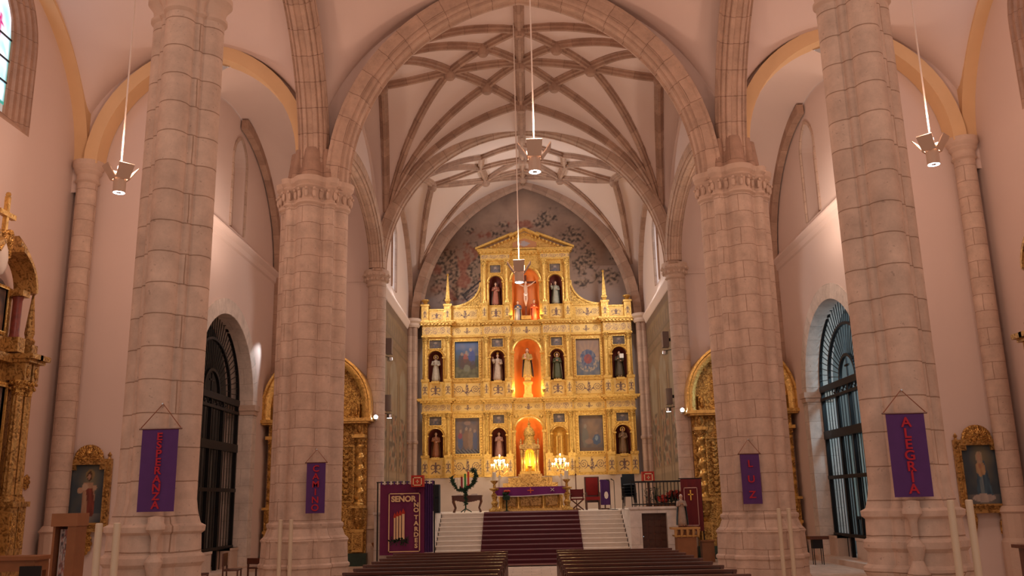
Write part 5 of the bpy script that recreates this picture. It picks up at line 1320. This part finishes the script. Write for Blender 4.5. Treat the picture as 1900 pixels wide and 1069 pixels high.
t=thing('wall_stand','small wooden corbel stand at the foot of the left slender column','stand',(-5.66,33.7,0)); MB().lathe(-5.66,33.7,[(.16,0),(.14,.05),(.06,.1),(.05,.55),(.08,.65),(.15,.78),(.15,.82)],10).build('body',WOODM,t,smooth=True)
# ---- sanctuary wall lamps / loudspeakers
k=0
for s in(-1,1):
    w='left' if s<0 else 'right'
    for z,nm_ in((8.55,'upper'),(6.2,'lower')):
        t=thing('wall_speaker','grey %s loudspeaker on the %s sanctuary wall'%(nm_,w),'speaker',(s*5.9,36.9,z-.3))
        MB().box(min(s*5.6,s*5.85),max(s*5.6,s*5.85),36.6,37.0,z-.32,z+.32).build('cabinet',DGREY,t); MB().box(min(s*5.85,s*5.97),max(s*5.85,s*5.97),36.75,36.85,z-.06,z+.06).build('bracket',IRON,t)
        t=thing('spotlight','small steel spotlight under the %s loudspeaker on the %s'%(nm_,w),'lamp',(s*5.7,36.9,z-.5))
        MB().lathe(s*5.7,36.9,[(.05,z-.42),(.12,z-.46),(.13,z-.58),(.1,z-.6)],12).build('housing',STEEL,t,smooth=True)
        if nm_=='lower': MB().lathe(s*5.7,36.9,[(.09,z-.605),(.0,z-.607)],12).build('lens',LAMPE,t)
        MB().tube([(s*5.7,36.9,z-.44),(s*5.97,36.9,z-.4)],.015,6).build('arm',IRON,t)
    t=thing('spotlight','bright round spotlight clamped to the %s slender column'%w,'lamp',(s*5.78,34.15,5.3))
    MB().ball((s*5.78,34.0,5.35),.12,12).build('housing',STEEL,t,smooth=True); MB().lathe(s*5.78,33.9,[(.075,0),(0,.001)],12)
    MB().ball((s*5.76,33.93,5.37),.08,10).build('lens',LAMPE,t); MB().tube([(s*5.78,34.05,5.3),(s*5.9,34.3,5.27)],.02,6).build('bracket',IRON,t)
    light('retable_spot','SPOT',(s*5.3,34.0,5.6),330,(1,.78,.46),size=.15,target=(s*.8,45,8.6),spot=62,blend=.8)
    light('retable_low','SPOT',(s*5.0,35.5,5.3),330,(1,.84,.54),size=.15,target=(-s*1.5,45,4.6),spot=56,blend=.9)
light('altar_light','SPOT',(0,35.8,12.5),800,(1,.78,.62),size=.3,target=(0,36,1.0),spot=60,blend=.9)
# ================================================================== SIDE ALTARS
def solomonic(x,y,z0,z1,r,parent,name='twisted_column'):
    mb=MB(); n=14; m=44
    for i in range(m+1):
        f=i/m; z=z0+.12+(z1-z0-.36)*f; a=f*2*PI*5; ox=.32*r*cos(a); oy=.32*r*sin(a); rr=r*(.86+.12*cos(2*a+1))
        for k in range(n): b=2*PI*k/n; mb.v.append((x+ox+rr*cos(b),y+oy+rr*sin(b),z))
    for i in range(m):
        for k in range(n): j=(k+1)%n; mb.face((i*n+k,i*n+j,(i+1)*n+j,(i+1)*n+k))
    o=mb.build(name,OLDP,parent,smooth=True,auto=0)
    MB().lathe(x,y,[(r*1.3,z0),(r*1.3,z0+.05),(r,z0+.12)],12).build('column_base',OLDP,o)
    mb=MB().lathe(x,y,[(r*.9,z1-.26),(r*.9,z1-.22),(r*1.1,z1-.12),(r*1.4,z1-.03),(r*1.4,z1)],10)
    for a in range(8): mb.ball((x+r*1.15*cos(a*PI/4),y+r*1.15*sin(a*PI/4),z1-.12),r*.3,6)
    mb.build('capital',OLDG,o,smooth=True); return o
def side_altar(s):
    w='left' if s<0 else 'right'; cx=s*7.98; Y=34.45
    t=thing('side_altar','gilded baroque side altar with twisted columns at the end of the %s aisle'%w,'altarpiece',(cx,Y,0))
    MB().box(cx-1.95,cx+1.95,Y-.55,Y+.55,0,.45).build('marble_base',DGREEN,t)
    MB().box(cx-1.9,cx+1.9,Y-.4,Y+.55,.45,2.0).build('lower_panel',OLDG,t)
    for dx in(-1.62,-.6,.6,1.62):
        MB().box(cx+dx-.2,cx+dx+.2,Y-.62,Y-.4,.5,1.2).build('pedestal_panel',OLDP,t); MB().box(cx+dx-.15,cx+dx+.15,Y-.64,Y-.62,.58,1.1).build('pedestal_inset',OLDG,t)
        MB().box(cx+dx-.24,cx+dx+.24,Y-.68,Y-.38,1.2,1.3).build('pedestal_cap',OLDP,t)
        mb=MB().lathe(cx+dx,Y-.5,[(.06,1.3),(.16,1.5),(.2,1.75),(.24,1.95),(.26,2.05)],10); 
        for a in range(6): mb.ball((cx+dx+.15*cos(a+.3),Y-.5+.15*sin(a+.3),1.65),.07,6)
        mb.build('bracket',OLDG,t,smooth=True)
        MB().box(cx+dx-.27,cx+dx+.27,Y-.75,Y-.3,2.05,2.14).build('bracket_cap',OLDP,t)
        solomonic(cx+dx,Y-.5,2.14,4.6,.155,t)
        MB().box(cx+dx-.24,cx+dx+.24,Y-.78,Y-.25,4.6,4.72).build('impost',OLDP,t)
        mb=MB().box(cx+dx-.15,cx+dx+.15,Y-.62,Y-.3,4.72,5.14); mb.ball((cx+dx,Y-.62,4.95),.11,8,sz=.17); mb.build('bracket_block',OLDG,t,smooth=False)
    MB().box(cx-1.86,cx+1.86,Y-.3,Y+.55,2.0,5.15).build('back_panel',OLDG,t)
    for dx in(-1.11,1.11):
        frame(cx+dx-.26,cx+dx+.26,2.3,4.3,Y-.3,.05,.05,'panel_frame',OLDP,t)
        mb=MB()
        for i in range(9):
            z=2.45+i*.21; mb.ball((cx+dx,Y-.33,z),.10+.04*(i%2),8,sz=.11,sy=.07)
            for e in(-1,1): mb.tube([(cx+dx,Y-.33,z),(cx+dx+e*.14,Y-.36,z+.07),(cx+dx+e*.2,Y-.33,z-.02)],[.03,.035,.02],6)
        mb.build('foliage_relief',OLDG,t,smooth=True)
    niche(cx,.48,2.2,3.9,Y-.28,.3,NICHED,'niche',t); arch_mould(cx,.48,2.2,3.9,Y-.3,.1,.08,'niche_moulding',OLDP,t)
    mb=MB().box(cx-2.0,cx+2.0,Y-.85,Y+.5,5.14,5.2).box(cx-2.12,cx+2.12,Y-.95,Y+.5,5.2,5.32); mb.build('entablature',OLDP,t)
    # arched attic
    c=[(cx+1.95*cos(PI-PI*i/30),5.75+2.05*sin(PI-PI*i/30)) for i in range(31)]; c=[(cx-1.95,5.32)]+c+[(cx+1.95,5.32)]
    MB().sweep([(u,Y-.3,z) for u,z in c],[(-.5,-.22),(.35,-.22),(.4,-.1),(.4,.0),(.48,.04),(.48,.12),(-.5,.12)],(0,-1,0)).build('arch_moulding',OLDP,t,smooth=True,auto=30)
    mb=MB(); k0=len(mb.v); mb.v.append((cx,Y-.1,5.32)); 
    for u,z in c: mb.v.append((cx+(u-cx)*.9,Y-.1,5.32+(z-5.32)*.92))
    for i in range(len(c)-1): mb.face((0,i+1,i+2))
    mb.build('tympanum',OLDG,t)
    for dx in(-1.45,-.62,.62,1.45):
        mb=MB().box(cx+dx-.14,cx+dx+.14,Y-.45,Y-.1,5.32,5.9+.9*(abs(dx)<1)); mb.ball((cx+dx,Y-.47,5.65),.12,8,sz=.22); mb.build('attic_pilaster',OLDG,t)
    mb=MB()
    for i in range(1,30,2):
        a=PI-PI*i/30; mb.ball((cx+1.74*cos(a),Y-.42,5.75+1.83*sin(a)),.13,7,sy=.07)
    mb.build('arch_ornament',OLDG,t,smooth=True)
    frame(cx-.4,cx+.4,5.6,6.9,Y-.12,.07,.06,'attic_frame',OLDP,t)
    mb=MB(); mb.grid(lambda u,v:(cx-.4+.8*u,Y-.13,5.6+1.3*v),16,22,colf=pt_small(31+s)); mb.build('attic_painting',VC,t)
    # winged figures on the crown of the arch
    for e in(-1,1):
        x=cx+e*.62; z=7.75
        mb=MB(); mb.ball((x,Y-.35,z+.48),.075,8); mb.tube([(x,Y-.35,z+.42),(x,Y-.35,z+.2),(x+.03,Y-.38,z)],[.05,.09,.07],8)
        mb.tube([(x,Y-.35,z+.36),(x+e*.15,Y-.38,z+.5),(x+e*.26,Y-.4,z+.62)],[.035,.03,.02],6); mb.tube([(x,Y-.35,z+.36),(x-e*.18,Y-.38,z+.32),(x-e*.3,Y-.4,z+.34)],[.035,.03,.02],6)
        mb.tube([(x+.03,Y-.38,z+.05),(x+.1,Y-.42,z-.15)],[.05,.03],6); mb.tube([(x,Y-.38,z+.05),(x-.08,Y-.4,z-.12)],[.05,.03],6)
        for q in(-1,1): mb.tube([(x,Y-.28,z+.32),(x+q*.14,Y-.25,z+.36),(x+q*.18,Y-.25,z+.2)],[.02,.05,.015],6)
        mb.build('carved_angel',OLDP,t,smooth=True)
    return t
for s in(-1,1): side_altar(s)
figure('statue','statue in the niche of the left side altar','statue',(-7.98,34.15,2.25),1.4,robe('umberrobe',(.2,.12,.08)),robe('ochrerobe',(.35,.2,.08)))
figure('statue','statue in the niche of the right side altar','statue',(7.98,34.15,2.25),1.4,robe('umberrobe',(.2,.12,.08)),robe('ochrerobe',(.35,.2,.08)))
for s in(-1,1): light('side_altar_lamp','SPOT',(s*6.6,31.0,9.5),140,(1,.72,.4),size=.1,target=(s*7.2,34.3,4.2),spot=60,blend=.9)  # added fill spots that brighten the gilded side altars, no lamp modelled
# ================================================================== GATES
def gate(s):
    w='left' if s<0 else 'right'; X=s*10.5; D0,D1=26.75,32.35
    t=thing('iron_gate','tall wrought iron gate with fan shaped top in the %s aisle wall'%w,'gate',(X,(D0+D1)/2,0))
    def B(name,p,q,wd,dp=None): return MB().bar(p,q,wd,dp).build(name,IRON,t)
    dc=(D0+D1)/2
    for z,h in((.85,.1),(2.75,.12),(4.2,.28),(5.45,.1),(5.8,.22)): MB().box(X-.08,X+.08,D0,D1,z-h/2,z+h/2).build('rail',IRON,t)
    n=20
    for i in range(n+1):
        d=D0+(D1-D0)*i/n; 
        MB().bar((X,d,.85 if not(29.9<d<31.5) else .16),(X,d,5.8),.022).build('bar',IRON,t)
    for d in(D0+.05,D0+1.6,dc,D1-1.6,D1-.05): MB().box(X-.06,X+.06,d-.04,d+.04,.16,5.8).build('post',IRON,t)
    R1,R2,R3=2.78,1.85,.75; hz=2.72
    for k in range(23):
        a=PI*k/22; c_,s_=cos(a),sin(a); MB().bar((X,dc+R3*c_,5.9+R3*s_),(X,dc+R2*c_,5.9+R2*s_*.97),.022).build('fan_bar',IRON,t)
    for k in range(37):
        a=PI*k/36; c_,s_=cos(a),sin(a); MB().bar((X,dc+R2*c_,5.9+R2*s_*.97),(X,dc+R1*c_,5.9+hz*s_*.97),.022).build('fan_bar',IRON,t)
    for R,zz in((R1,hz*.97),(R2,R2*.97),(R3,R3)):
        pts=[(X,dc+R*cos(PI-PI*i/30),5.9+zz*sin(PI-PI*i/30)) for i in range(31)]
        MB().sweep(pts,[(-.05,-.045),(.05,-.045),(.05,.045),(-.05,.045)],(1,0,0)).build('fan_ring',IRON,t)
    MB().box(X-.02,X+.02,dc-.03,dc+.03,5.95,6.55).box(X-.02,X+.02,dc-.2,dc+.2,6.28,6.34).build('gate_cross',IRON,t)
    mb=MB()
    for k in range(8):
        cd_=dc-1.4+.4*k; pts=[(X-s*.03,cd_+(.2-.018*i)*cos(i*.7),5.6+(.2-.018*i)*sin(i*.7)*.8-.0) for i in range(10)]; mb.tube(pts,.022,5)
    mb.build('scrollwork',IRON,t)
    for d in(29.0,30.4): pass
    for a,b in((D0,29.7),(31.5,D1)):
        o=MB().box(X-.25,X+.25,a,b,.16,.82).build('dado_block',BASEST,t); MB().box(X-.28,X+.28,a,b,.74,.82).build('dado_cap',BASEST,o)
    return t
gate(-1); gate(1)
t=thing('glass_door','pale blue panelled glass door standing behind the right iron gate','door',(10.95,30.3,.1))
for i in range(5):
    d=29.0+i*.46; MB().box(10.9,10.94,d,d+.38,1.45,4.1).build('glass_panel',GLASSB,t); MB().box(10.88,10.96,d+.38,d+.46,.16,4.15).build('stile',IRON,t)
MB().box(10.88,10.96,29.0,31.3,4.1,4.2).build('door_head',IRON,t); MB().box(10.88,10.96,29.0,31.3,1.35,1.45).build('door_rail',IRON,t)
o=MB().box(-10.97,-10.9,30.9,31.15,.2,4.0).build('curtain_strip',mat('grey_strip',(.16,.15,.13),.7,var=0)); tag(o,'narrow grey upright strip behind the left iron gate','strip')
# ================================================================== BANNERS on pillars
def pillar_banner(word,x,y,zt,zb,wd,zn,size,label,tilt=0):
    t=thing('hanging_banner',label,'banner',(0,0,0)); h=zt-zb
    mb=MB(); mb.grid(lambda u,v:(-wd/2+wd*u,.012*sin(u*9)*(1-v)+0,-h*(1-v)),16,10); cl=mb.build('cloth',PURPLE,t,smooth=True,world=False)
    MB().tube([(-wd/2-.05,0,.01),(wd/2+.05,0,.01)],.012,8).build('rod',WOOD,t,world=False)
    MB().tube([(-wd/2-.03,0,.02),(0,.03,zn-zt),(wd/2+.03,0,.02)],.008,6).build('cord',mat('brown_cord',(.25,.09,.05),.8,var=0),t,world=False)
    MB().tube([(0,0,zn-zt),(-.1*(1 if x>-5.8 and x<0 else -1),.32,zn-zt)],.012,8).build('nail',STEEL,t,world=False)
    n=len(word); st=(h-.08)/n
    for i,c in enumerate(word):
        o=text('lettering',c,min(size,st*1.25),REDLET,None,place(0,-.02,-.05-st*(i+.5),1.1,1),weight=.004,ext=.006); o.parent=t
    t.location=(x,y,zt); t.rotation_euler=(0,tilt,0); return t
pillar_banner('ESPERANZA',-5.575,13.62,3.33,2.12,.554,3.72,.18,'purple banner reading ESPERANZA on the left near pillar')
pillar_banner('ALEGRÍA',5.615,13.62,3.31,2.10,.57,3.67,.2,'purple banner reading ALEGRÍA on the right near pillar')
pillar_banner('CAMINO',-5.38,22.95,3.21,1.98,.475,3.55,.22,'purple banner reading CAMINO on the broad left pillar')
pillar_banner('LUZ',5.49,22.95,3.19,1.98,.475,3.56,.24,'purple banner reading LUZ on the broad right pillar')
# acute accent on the I of ALEGRÍA is part of the lettering cloth
# ================================================================== WALL PAINTINGS
def framed(s):
    w='left' if s<0 else 'right'; cx=s*11.78; Y=24.27
    lab='gilt framed painting of a robed bearded figure on the left return wall' if s<0 else 'gilt framed painting of a veiled figure in blue on the right return wall'
    t=thing('framed_painting',lab,'painting',(cx,Y,1.8))
    x0,x1,z0,z1=cx-.48,cx+.48,1.85,3.35
    def fn(u,v):
        x=(u-.5)*2; n=nz(u*3,v*4,s)
        c=mixc((.05,.07,.09),(.26,.22,.12),max(0,.75-math.hypot(x-.15,(v-.75)*1.6))+.2*n)
        if v<.16: c=mixc((.24,.21,.18),(.06,.08,.10),abs(x)+.4*n)
        def el(cx,cz,rx,rz): return math.hypot((x-cx)/rx,(v-cz)/rz)<1+.12*nz(u*14,v*14,3)
        fold=.5+.9*nz(u*15+v*3,v*4,5)
        if s<0:
            if .09<v<.70 and abs(x-.02-.10*sin((v-.1)*5))<.16+.38*max(0,.55-abs(v-.42)): c=mixc((.48,.32,.21),(.30,.15,.09),fold)
            if .10<v<.60 and abs(x-.16-.12*sin((v)*6))<.20: c=mixc((.26,.055,.035),(.12,.03,.02),fold)
            if el(-.38,.56,.16,.05) or el(.44,.60,.12,.04): c=(.46,.30,.2)
            if el(.12,.83,.24,.10): c=(.26,.18,.08)
            if el(.10,.80,.15,.085): c=(.07,.035,.02)
            if el(.08,.795,.085,.055): c=(.40,.23,.15)
            if el(-.12,.62,.18,.06): c=(.50,.36,.26)
        else:
            if .1<v<.74 and abs(x-.08)<.15+.40*(.74-v)**.7: c=mixc((.07,.14,.20),(.03,.06,.10),fold)
            if .12<v<.5 and abs(x+.02)<.06+.14*(.55-v): c=mixc((.10,.16,.2),(.2,.25,.26),fold)
            if el(.02,.60,.26,.13): c=mixc((.50,.33,.18),(.34,.20,.10),fold)
            if el(.02,.79,.19,.115): c=mixc((.46,.36,.24),(.36,.26,.17),fold)
            if el(.0,.785,.10,.065): c=(.46,.29,.2)
            if el(.0,.64,.07,.05): c=(.38,.20,.13)
            if el(.0,.10,.62,.07): c=mixc((.52,.44,.38),(.36,.30,.28),fold)
        return c
    mb=MB(); mb.grid(lambda u,v:(x0+(x1-x0)*u,Y-.05,z0+(z1-z0)*v),40,60,colf=fn); mb.build('canvas',VC,t)
    frame(x0,x1,z0,z1,Y-.02,.15,.1,'frame',BRONZE,t)
    MB().box(x0-.02,x0+.16,Y-.12,Y-.02,z1-.13,z1+.02).box(x1-.16,x1+.02,Y-.12,Y-.02,z1-.13,z1+.02).build('shoulder',BRONZE,t)
    mb=MB(); rr=random.Random(5)
    for k in range(17):
        a=PI*k/16; mb.ball((cx+.34*cos(a),Y-.08,z1+.17+.30*sin(a)*(1 if .2<a<2.94 else .5)),.07,7,sy=.05)
        mb.tube([(cx,Y-.08,z1+.15),(cx+.2*cos(a),Y-.1,z1+.15+.18*sin(a)),(cx+.33*cos(a),Y-.08,z1+.15+.29*sin(a))],[.05,.06,.03],6)
    mb.ball((cx,Y-.1,z1+.3),.1,8); mb.build('crest',OLDG,t,smooth=True)
    for e in(-1,1): MB().lathe(cx+e*.55,Y-.07,[(.05,z1+.15),(.03,z1+.2),(.06,z1+.25),(0,z1+.34)],8).build('finial',BRONZE,t,smooth=True)
    MB().box(cx-.72,cx+.72,Y-.22,Y,z0-.23,z0-.15).build('shelf',BRONZE,t)
    if s<0:
        mb=MB(); 
        for k in range(12):
            a=2*PI*k/12; mb.ball((cx+.2*cos(a),Y-.08,1.32+.25*sin(a)),.08,7,sy=.05)
        mb.ball((cx,Y-.08,1.32),.16,8,sy=.08,sz=.22); mb.lathe(cx,Y-.02,[(.02,.98),(.1,1.06),(.16,1.5),(.2,1.62)],10,sy=.5); mb.build('bracket',OLDG,t,smooth=True)
    else:
        for e in(-1,1):
            mb=MB(); mb.tube([(cx+e*.4,Y-.1,z0-.22),(cx+e*.42,Y-.18,z0-.38),(cx+e*.36,Y-.1,z0-.5),(cx+e*.34,Y-.04,z0-.75)],[.1,.12,.08,.03],8); mb.build('bracket',OLDG,t,smooth=True)
framed(-1); framed(1)
# ================================================================== OUTER WALL ALTARPIECES
def wall_altar(s):
    w='left' if s<0 else 'right'
    t=thing('wall_altarpiece','gilded altarpiece with paired fluted columns and arched top on the %s outer wall'%w,'altarpiece',(0,0,0))
    # authored facing -Y around x=0, then rotated toward the nave
    bl=lambda mb,n,m,**k: mb.build(n,m,t,**k)
    bl(MB().box(-2.15,2.15,-.75,0,0,1.0),'altar_block',BRONZE); bl(MB().box(-2.3,2.3,-.9,0,1.0,1.12),'altar_ledge',OLDP)
    bl(MB().box(-2.0,2.0,-.45,0,1.12,2.3),'predella',BRONZE)
    for dx in(-1.75,-1.3,1.3,1.75):
        bl(MB().box(dx-.2,dx+.2,-.85,-.4,1.2,2.28),'pedestal',BRONZE); bl(MB().box(dx-.13,dx+.13,-.87,-.85,1.35,2.15),'pedestal_inset',OLDG)
        bl(MB().box(dx-.24,dx+.24,-.92,-.4,2.28,2.4),'pedestal_cap',BRONZE)
        column(dx,-.65,2.4,5.2,.15,t,BRONZE,OLDG,'fluted_column')
        o=bl(MB().box(dx-.17,dx+.17,-.84,-.35,5.2,5.62),'frieze_block',BRONZE); MB().ball((dx,-.85,5.4),.1,8,sy=.03,sz=.15).build('rosette',OLDG,o)
        bl(MB().box(dx-.24,dx+.24,-.95,-.3,5.62,5.7).box(dx-.3,dx+.3,-1.05,-.3,5.7,5.82),'cornice_block',BRONZE)
    bl(MB().box(-2.0,2.0,-.4,0,2.3,5.62),'back_panel',BRONZE); bl(MB().box(-2.05,2.05,-.55,0,5.6,5.8),'cornice',BRONZE)
    mb=MB(); mb.grid(lambda u,v:(-.9+1.8*u,-.46,2.6+2.4*v),24,32,colf=pt_small(41)); bl(mb,'lower_painting',VC); frame(-.9,.9,2.6,5.0,-.42,.12,.1,'lower_frame',OLDP,t)
    bl(MB().box(-1.35,1.35,-.4,0,5.8,6.2),'attic_base',BRONZE); bl(MB().box(-1.1,1.1,-.35,0,6.2,7.4),'attic_panel',BRONZE)
    mb=MB(); mb.grid(lambda u,v:(-.7+1.4*u,-.38,6.3+(1.0+.25*math.sqrt(max(0,1-(2*u-1)**2)))*v),24,24,colf=lambda u,v:mixc((.05,.04,.04),(.26,.13,.07),nz(u*5,v*5,4)+.35)); bl(mb,'attic_painting',VC)
    frame(-.7,.7,6.3,7.3,-.36,.08,.06,'attic_frame',OLDP,t)
    for e in(-1,1):
        bl(MB().lathe(e*1.1,-.5,[(.13,6.2),(.11,6.3),(.11,7.1),(.14,7.2)],12),'marble_column',mat('red_marble',(.22,.05,.04),.35,var=.6,scale=8),smooth=True)
        bl(MB().box(e*1.1-.2,e*1.1+.2,-.7,-.2,5.85,6.2),'column_block',BRONZE); bl(MB().box(e*1.1-.2,e*1.1+.2,-.7,-.2,7.2,7.34),'column_block',BRONZE)
        bl(MB().box(e*1.75-.16,e*1.75+.16,-.75,-.4,5.82,6.1),'finial_block',BRONZE)
        bl(MB().lathe(e*1.75,-.58,[(.14,6.1),(.16,6.2),(.1,6.28),(.13,6.4),(.03,7.35),(.05,7.4),(0,7.46)],8),'obelisk',BRONZE,smooth=True)
        # segmental pediment halves
        pts=[(e*(1.45*cos(a)),7.34+1.0*sin(a)) for a in [PI/2*.78*i/12 for i in range(13)]]
        bl(MB().sweep([(u,-.5,z) for u,z in pts],[(-.25,-.35),(.1,-.35),(.2,-.2),(.2,-.08),(.32,0),(.32,.1),(-.25,.1)] if e>0 else [(-.25,.35),(.1,.35),(.2,.2),(.2,.08),(.32,0),(.32,-.1),(-.25,-.1)],(0,-1,0)),'curved_pediment',BRONZE,smooth=True,auto=30)
    bl(MB().ball((0,-.5,7.95),.28,12,sy=.12,sz=.42),'white_shield',WHITE,smooth=True)
    mb=MB().tube([(-.25,-.5,8.1),(-.1,-.55,8.45),(0,-.5,8.5)],[.1,.13,.08],8).tube([(.3,-.5,8.0),(.2,-.55,8.4),(.05,-.5,8.6)],[.08,.12,.08],8); mb.ball((.15,-.55,8.55),.13,8); mb.ball((-.15,-.55,8.5),.11,8)
    bl(mb,'carved_angels',OLDG,smooth=True)
    bl(MB().box(-.06,.06,-.55,-.45,8.4,9.45).box(-.42,.42,-.56,-.44,8.95,9.07).ball((0,-.5,9.5),.07,8),'crowning_cross',OLDP)
    t.location=(s*12.72,20.0,0); t.rotation_euler=(0,0,-s*PI/2); t.scale=(.78,1,1); return t
wall_altar(-1); wall_altar(1)
o=MB().lathe(0,0,[(.01,0)],4) 
mb=MB(); mb.ball((-12.86,23.2,2.9),.14,8,sx=.04,sz=.17)
for k in range(8): a=PI*k/4; mb.ball((-12.86,23.2+.12*cos(a),2.9+.15*sin(a)),.05,6,sx=.03)
tag(mb.build('wall_plaque',OLDG,smooth=True),'small oval carved plaque on the left outer wall','plaque')
# ================================================================== NAVE FURNITURE
def pew(x0,x1):
    t=bpy.data.objects.new('pew',None); COL.objects.link(t); t['category']='pew'; t['group']='rows of dark wooden pews'
    MB().box(x0,x1,-.02,.02,.48,.9).build('backrest',WOOD,t,world=False)
    MB().box(x0-.01,x1+.01,-.05,.05,.9,.945).build('top_rail',WOOD,t,world=False)
    MB().box(x0,x1,.02,.44,.42,.46).build('seat',WOOD,t,world=False)
    MB().box(x0+.05,x1-.05,-.38,-.2,.16,.22).build('kneeler',WOOD,t,world=False)
    MB().box(x0,x1,-.16,-.02,.76,.785).build('book_shelf',WOOD,t,world=False)
    for x in(x0,x1-.06):
        mb=MB(); prof=[(-.06,0),(.42,0),(.42,.5),(.36,.6),(.12,.66),(.08,.93),(-.06,.93)]
        for q in(x,x+.06):
            for a,b in prof: mb.v.append((q,a,b))
        n=len(prof)
        for k in range(n): mb.face((k,(k+1)%n,n+(k+1)%n,n+k))
        mb.face(tuple(range(n))[::-1]); mb.face(tuple(range(n,2*n))); mb.build('end_panel',WOOD,t,world=False)
        mb=MB().bar((x+.03,-.03,.2),(x+.03,-.4,.18),.04); mb.build('kneeler_arm',WOOD,t,world=False)
    return t
ordw=['first','second','third','fourth','fifth','sixth','seventh','eighth','ninth']
protoL=pew(-3.5,-.62); protoR=pew(.62,3.5)
for s,pr in((-1,protoL),(1,protoR)):
    for i in range(9):
        t=pr if i==0 else copy_tree(pr); t.location=(0,23.55-i*1.04,0)
        t['label']='dark wooden pew, %s row from the altar stairs, %s of the aisle'%(ordw[i],'left' if s<0 else 'right')
# posts in front of pillars
def posts(x,y,h,dx,label,extra=None):
    for k,e in enumerate((-1,1)):
        t=thing('pale_post',label%('left' if k==0 else 'right'),'post',(x+e*dx,y,0))
        MB().lathe(x+e*dx,y,[(.16,0),(.16,.02),(.05,.04),(.05,h-.01),(.035,h)],14).build('post',PALEP,t,smooth=True,auto=30)
posts(-6.02,13.1,1.98,.13,'%s one of two pale upright posts left of the ESPERANZA banner')
posts(-5.98,22.5,1.85,.13,'%s one of two pale upright posts by the CAMINO pillar')
posts(6.02,13.1,2.05,.13,'%s one of two pale upright posts right of the ALEGRIA banner')
posts(6.1,22.5,1.87,.12,'%s one of two pale upright posts by the LUZ pillar')
# display cabinet, table, chair at left
t=thing('display_cabinet','brown wooden display stand with white poster beside the left near pillar','cabinet',(-8.15,16.2,0))
MB().box(-8.34,-7.95,16.05,16.4,0,.5).build('base',WOODM,t)
MB().box(-8.34,-8.30,16.05,16.4,.5,2.0).build('side',WOODM,t); MB().box(-8.07,-7.92,16.02,16.4,.5,2.0).build('post',WOODM,t)
MB().box(-8.36,-7.9,16.0,16.42,1.9,2.12).build('head',mat('light_wood',(.30,.13,.055),.45,var=.2),t); MB().box(-8.3,-8.07,16.3,16.34,.5,1.9).build('back',WOOD,t)
mb=MB(); mb.grid(lambda u,v:(-8.28+.15*u,16.2,.7+1.15*v),10,40,colf=lambda u,v:(.55,.45,.42) if (abs(u-.5)>.38 or nz(u*7,v*14)>.05) else ((.12,.09,.10) if nz(u*6,v*9,4)>-.1 else (.42,.16,.13))); 
mb.build('poster',VC,t)
t=thing('side_table','brown wooden side table before the left outer altarpiece','table',(-9.75,17.6,0))
MB().box(-10.5,-9.22,17.3,17.9,1.28,1.35).build('table_top',WOODM,t); MB().box(-10.4,-9.3,17.35,17.85,1.08,1.28).build('apron',WOODM,t)
for x in(-10.4,-9.35):
    for y in(17.36,17.84): MB().cbox(x,y,.6,.08,.08,1.2).build('leg',WOODM,t)
wchair(-9.3,17.0,0,'black padded chair in front of the brown side table at left',.4,1.18,IRON)
t=thing('wooden_kneeler','dark wooden kneeler by the right outer wall','kneeler',(10.5,20,0)); MB().box(10.25,10.9,19.8,20.2,.98,1.05).build('top',WOOD,t); MB().box(10.35,10.8,19.9,20.1,0,.98).build('body',WOOD,t)
# ================================================================== PENDANT LAMPS
def pendant(x,y,z,rot,label,ztop):
    t=thing('pendant_lamp',label,'lamp',(0,0,0),'hanging church lamps')
    MB().lathe(0,0,[(.135,-.34),(.135,.02),(.1,.04)],20).build('cylinder',LAMPG,t,smooth=True)
    MB().lathe(0,0,[(0,-.338),(.125,-.342)],20,cap=False).build('lamp_disc',LAMPE,t)
    MB().box(-.15,.15,-.15,.15,.02,.06).build('mount',LAMPG,t)
    for k in range(4):
        a=k*PI/2; mb=MB(); c_,s_=cos(a),sin(a)
        def R(x,y,z): return (x*c_-y*s_,x*s_+y*c_,z)
        for p in((-.15,-.16,-.04),(.15,-.16,-.04),(.17,-.36,.26),(-.17,-.36,.26),(-.15,-.14,-.03),(.15,-.14,-.03),(.17,-.34,.28),(-.17,-.34,.28)): mb.v.append(R(*p))
        for q in((0,1,2,3),(7,6,5,4),(0,4,5,1),(1,5,6,2),(2,6,7,3),(3,7,4,0)): mb.face(q)
        mb.build('reflector',LAMPG,t)
    MB().lathe(0,0,[(.07,.06),(.07,.28),(.0,.29)],12).build('upper_lamp',LAMPE,t,smooth=True)
    MB().tube([(0,0,.28),(0,0,ztop-z)],.018,6).build('cable',mat('white_cable',(.85,.75,.68),.5,var=0,emit=(1,.85,.75),estr=.0),t)
    t.location=(x,y,z); t.rotation_euler=(0,0,rot)
    light('pendant_down','SPOT',(x,y,z-.36),150,(1,.82,.70),size=.12,target=(x,y,0),spot=110,blend=.8)
    light('pendant_up','POINT',(x,y,z+.75),190,(1,.62,.44),size=.25)
pendant(-9.1,19,9.45,.8,'grey pendant lamp with reflector flaps hanging over the left aisle',15.9)
pendant(9.15,19,9.6,-.8,'grey pendant lamp with reflector flaps hanging over the right aisle',15.9)
pendant(.26,18,9.3,0,'grey pendant lamp hanging highest in the middle of the nave',16.9)
pendant(-.18,26,8.85,0,'smaller looking pendant lamp hanging in front of the altarpiece pediment',17.2)
for x in(-9.1,.2,9.1): 
    light('rear_pendant','POINT',(x,9,10),200,(1,.62,.46),size=.3)
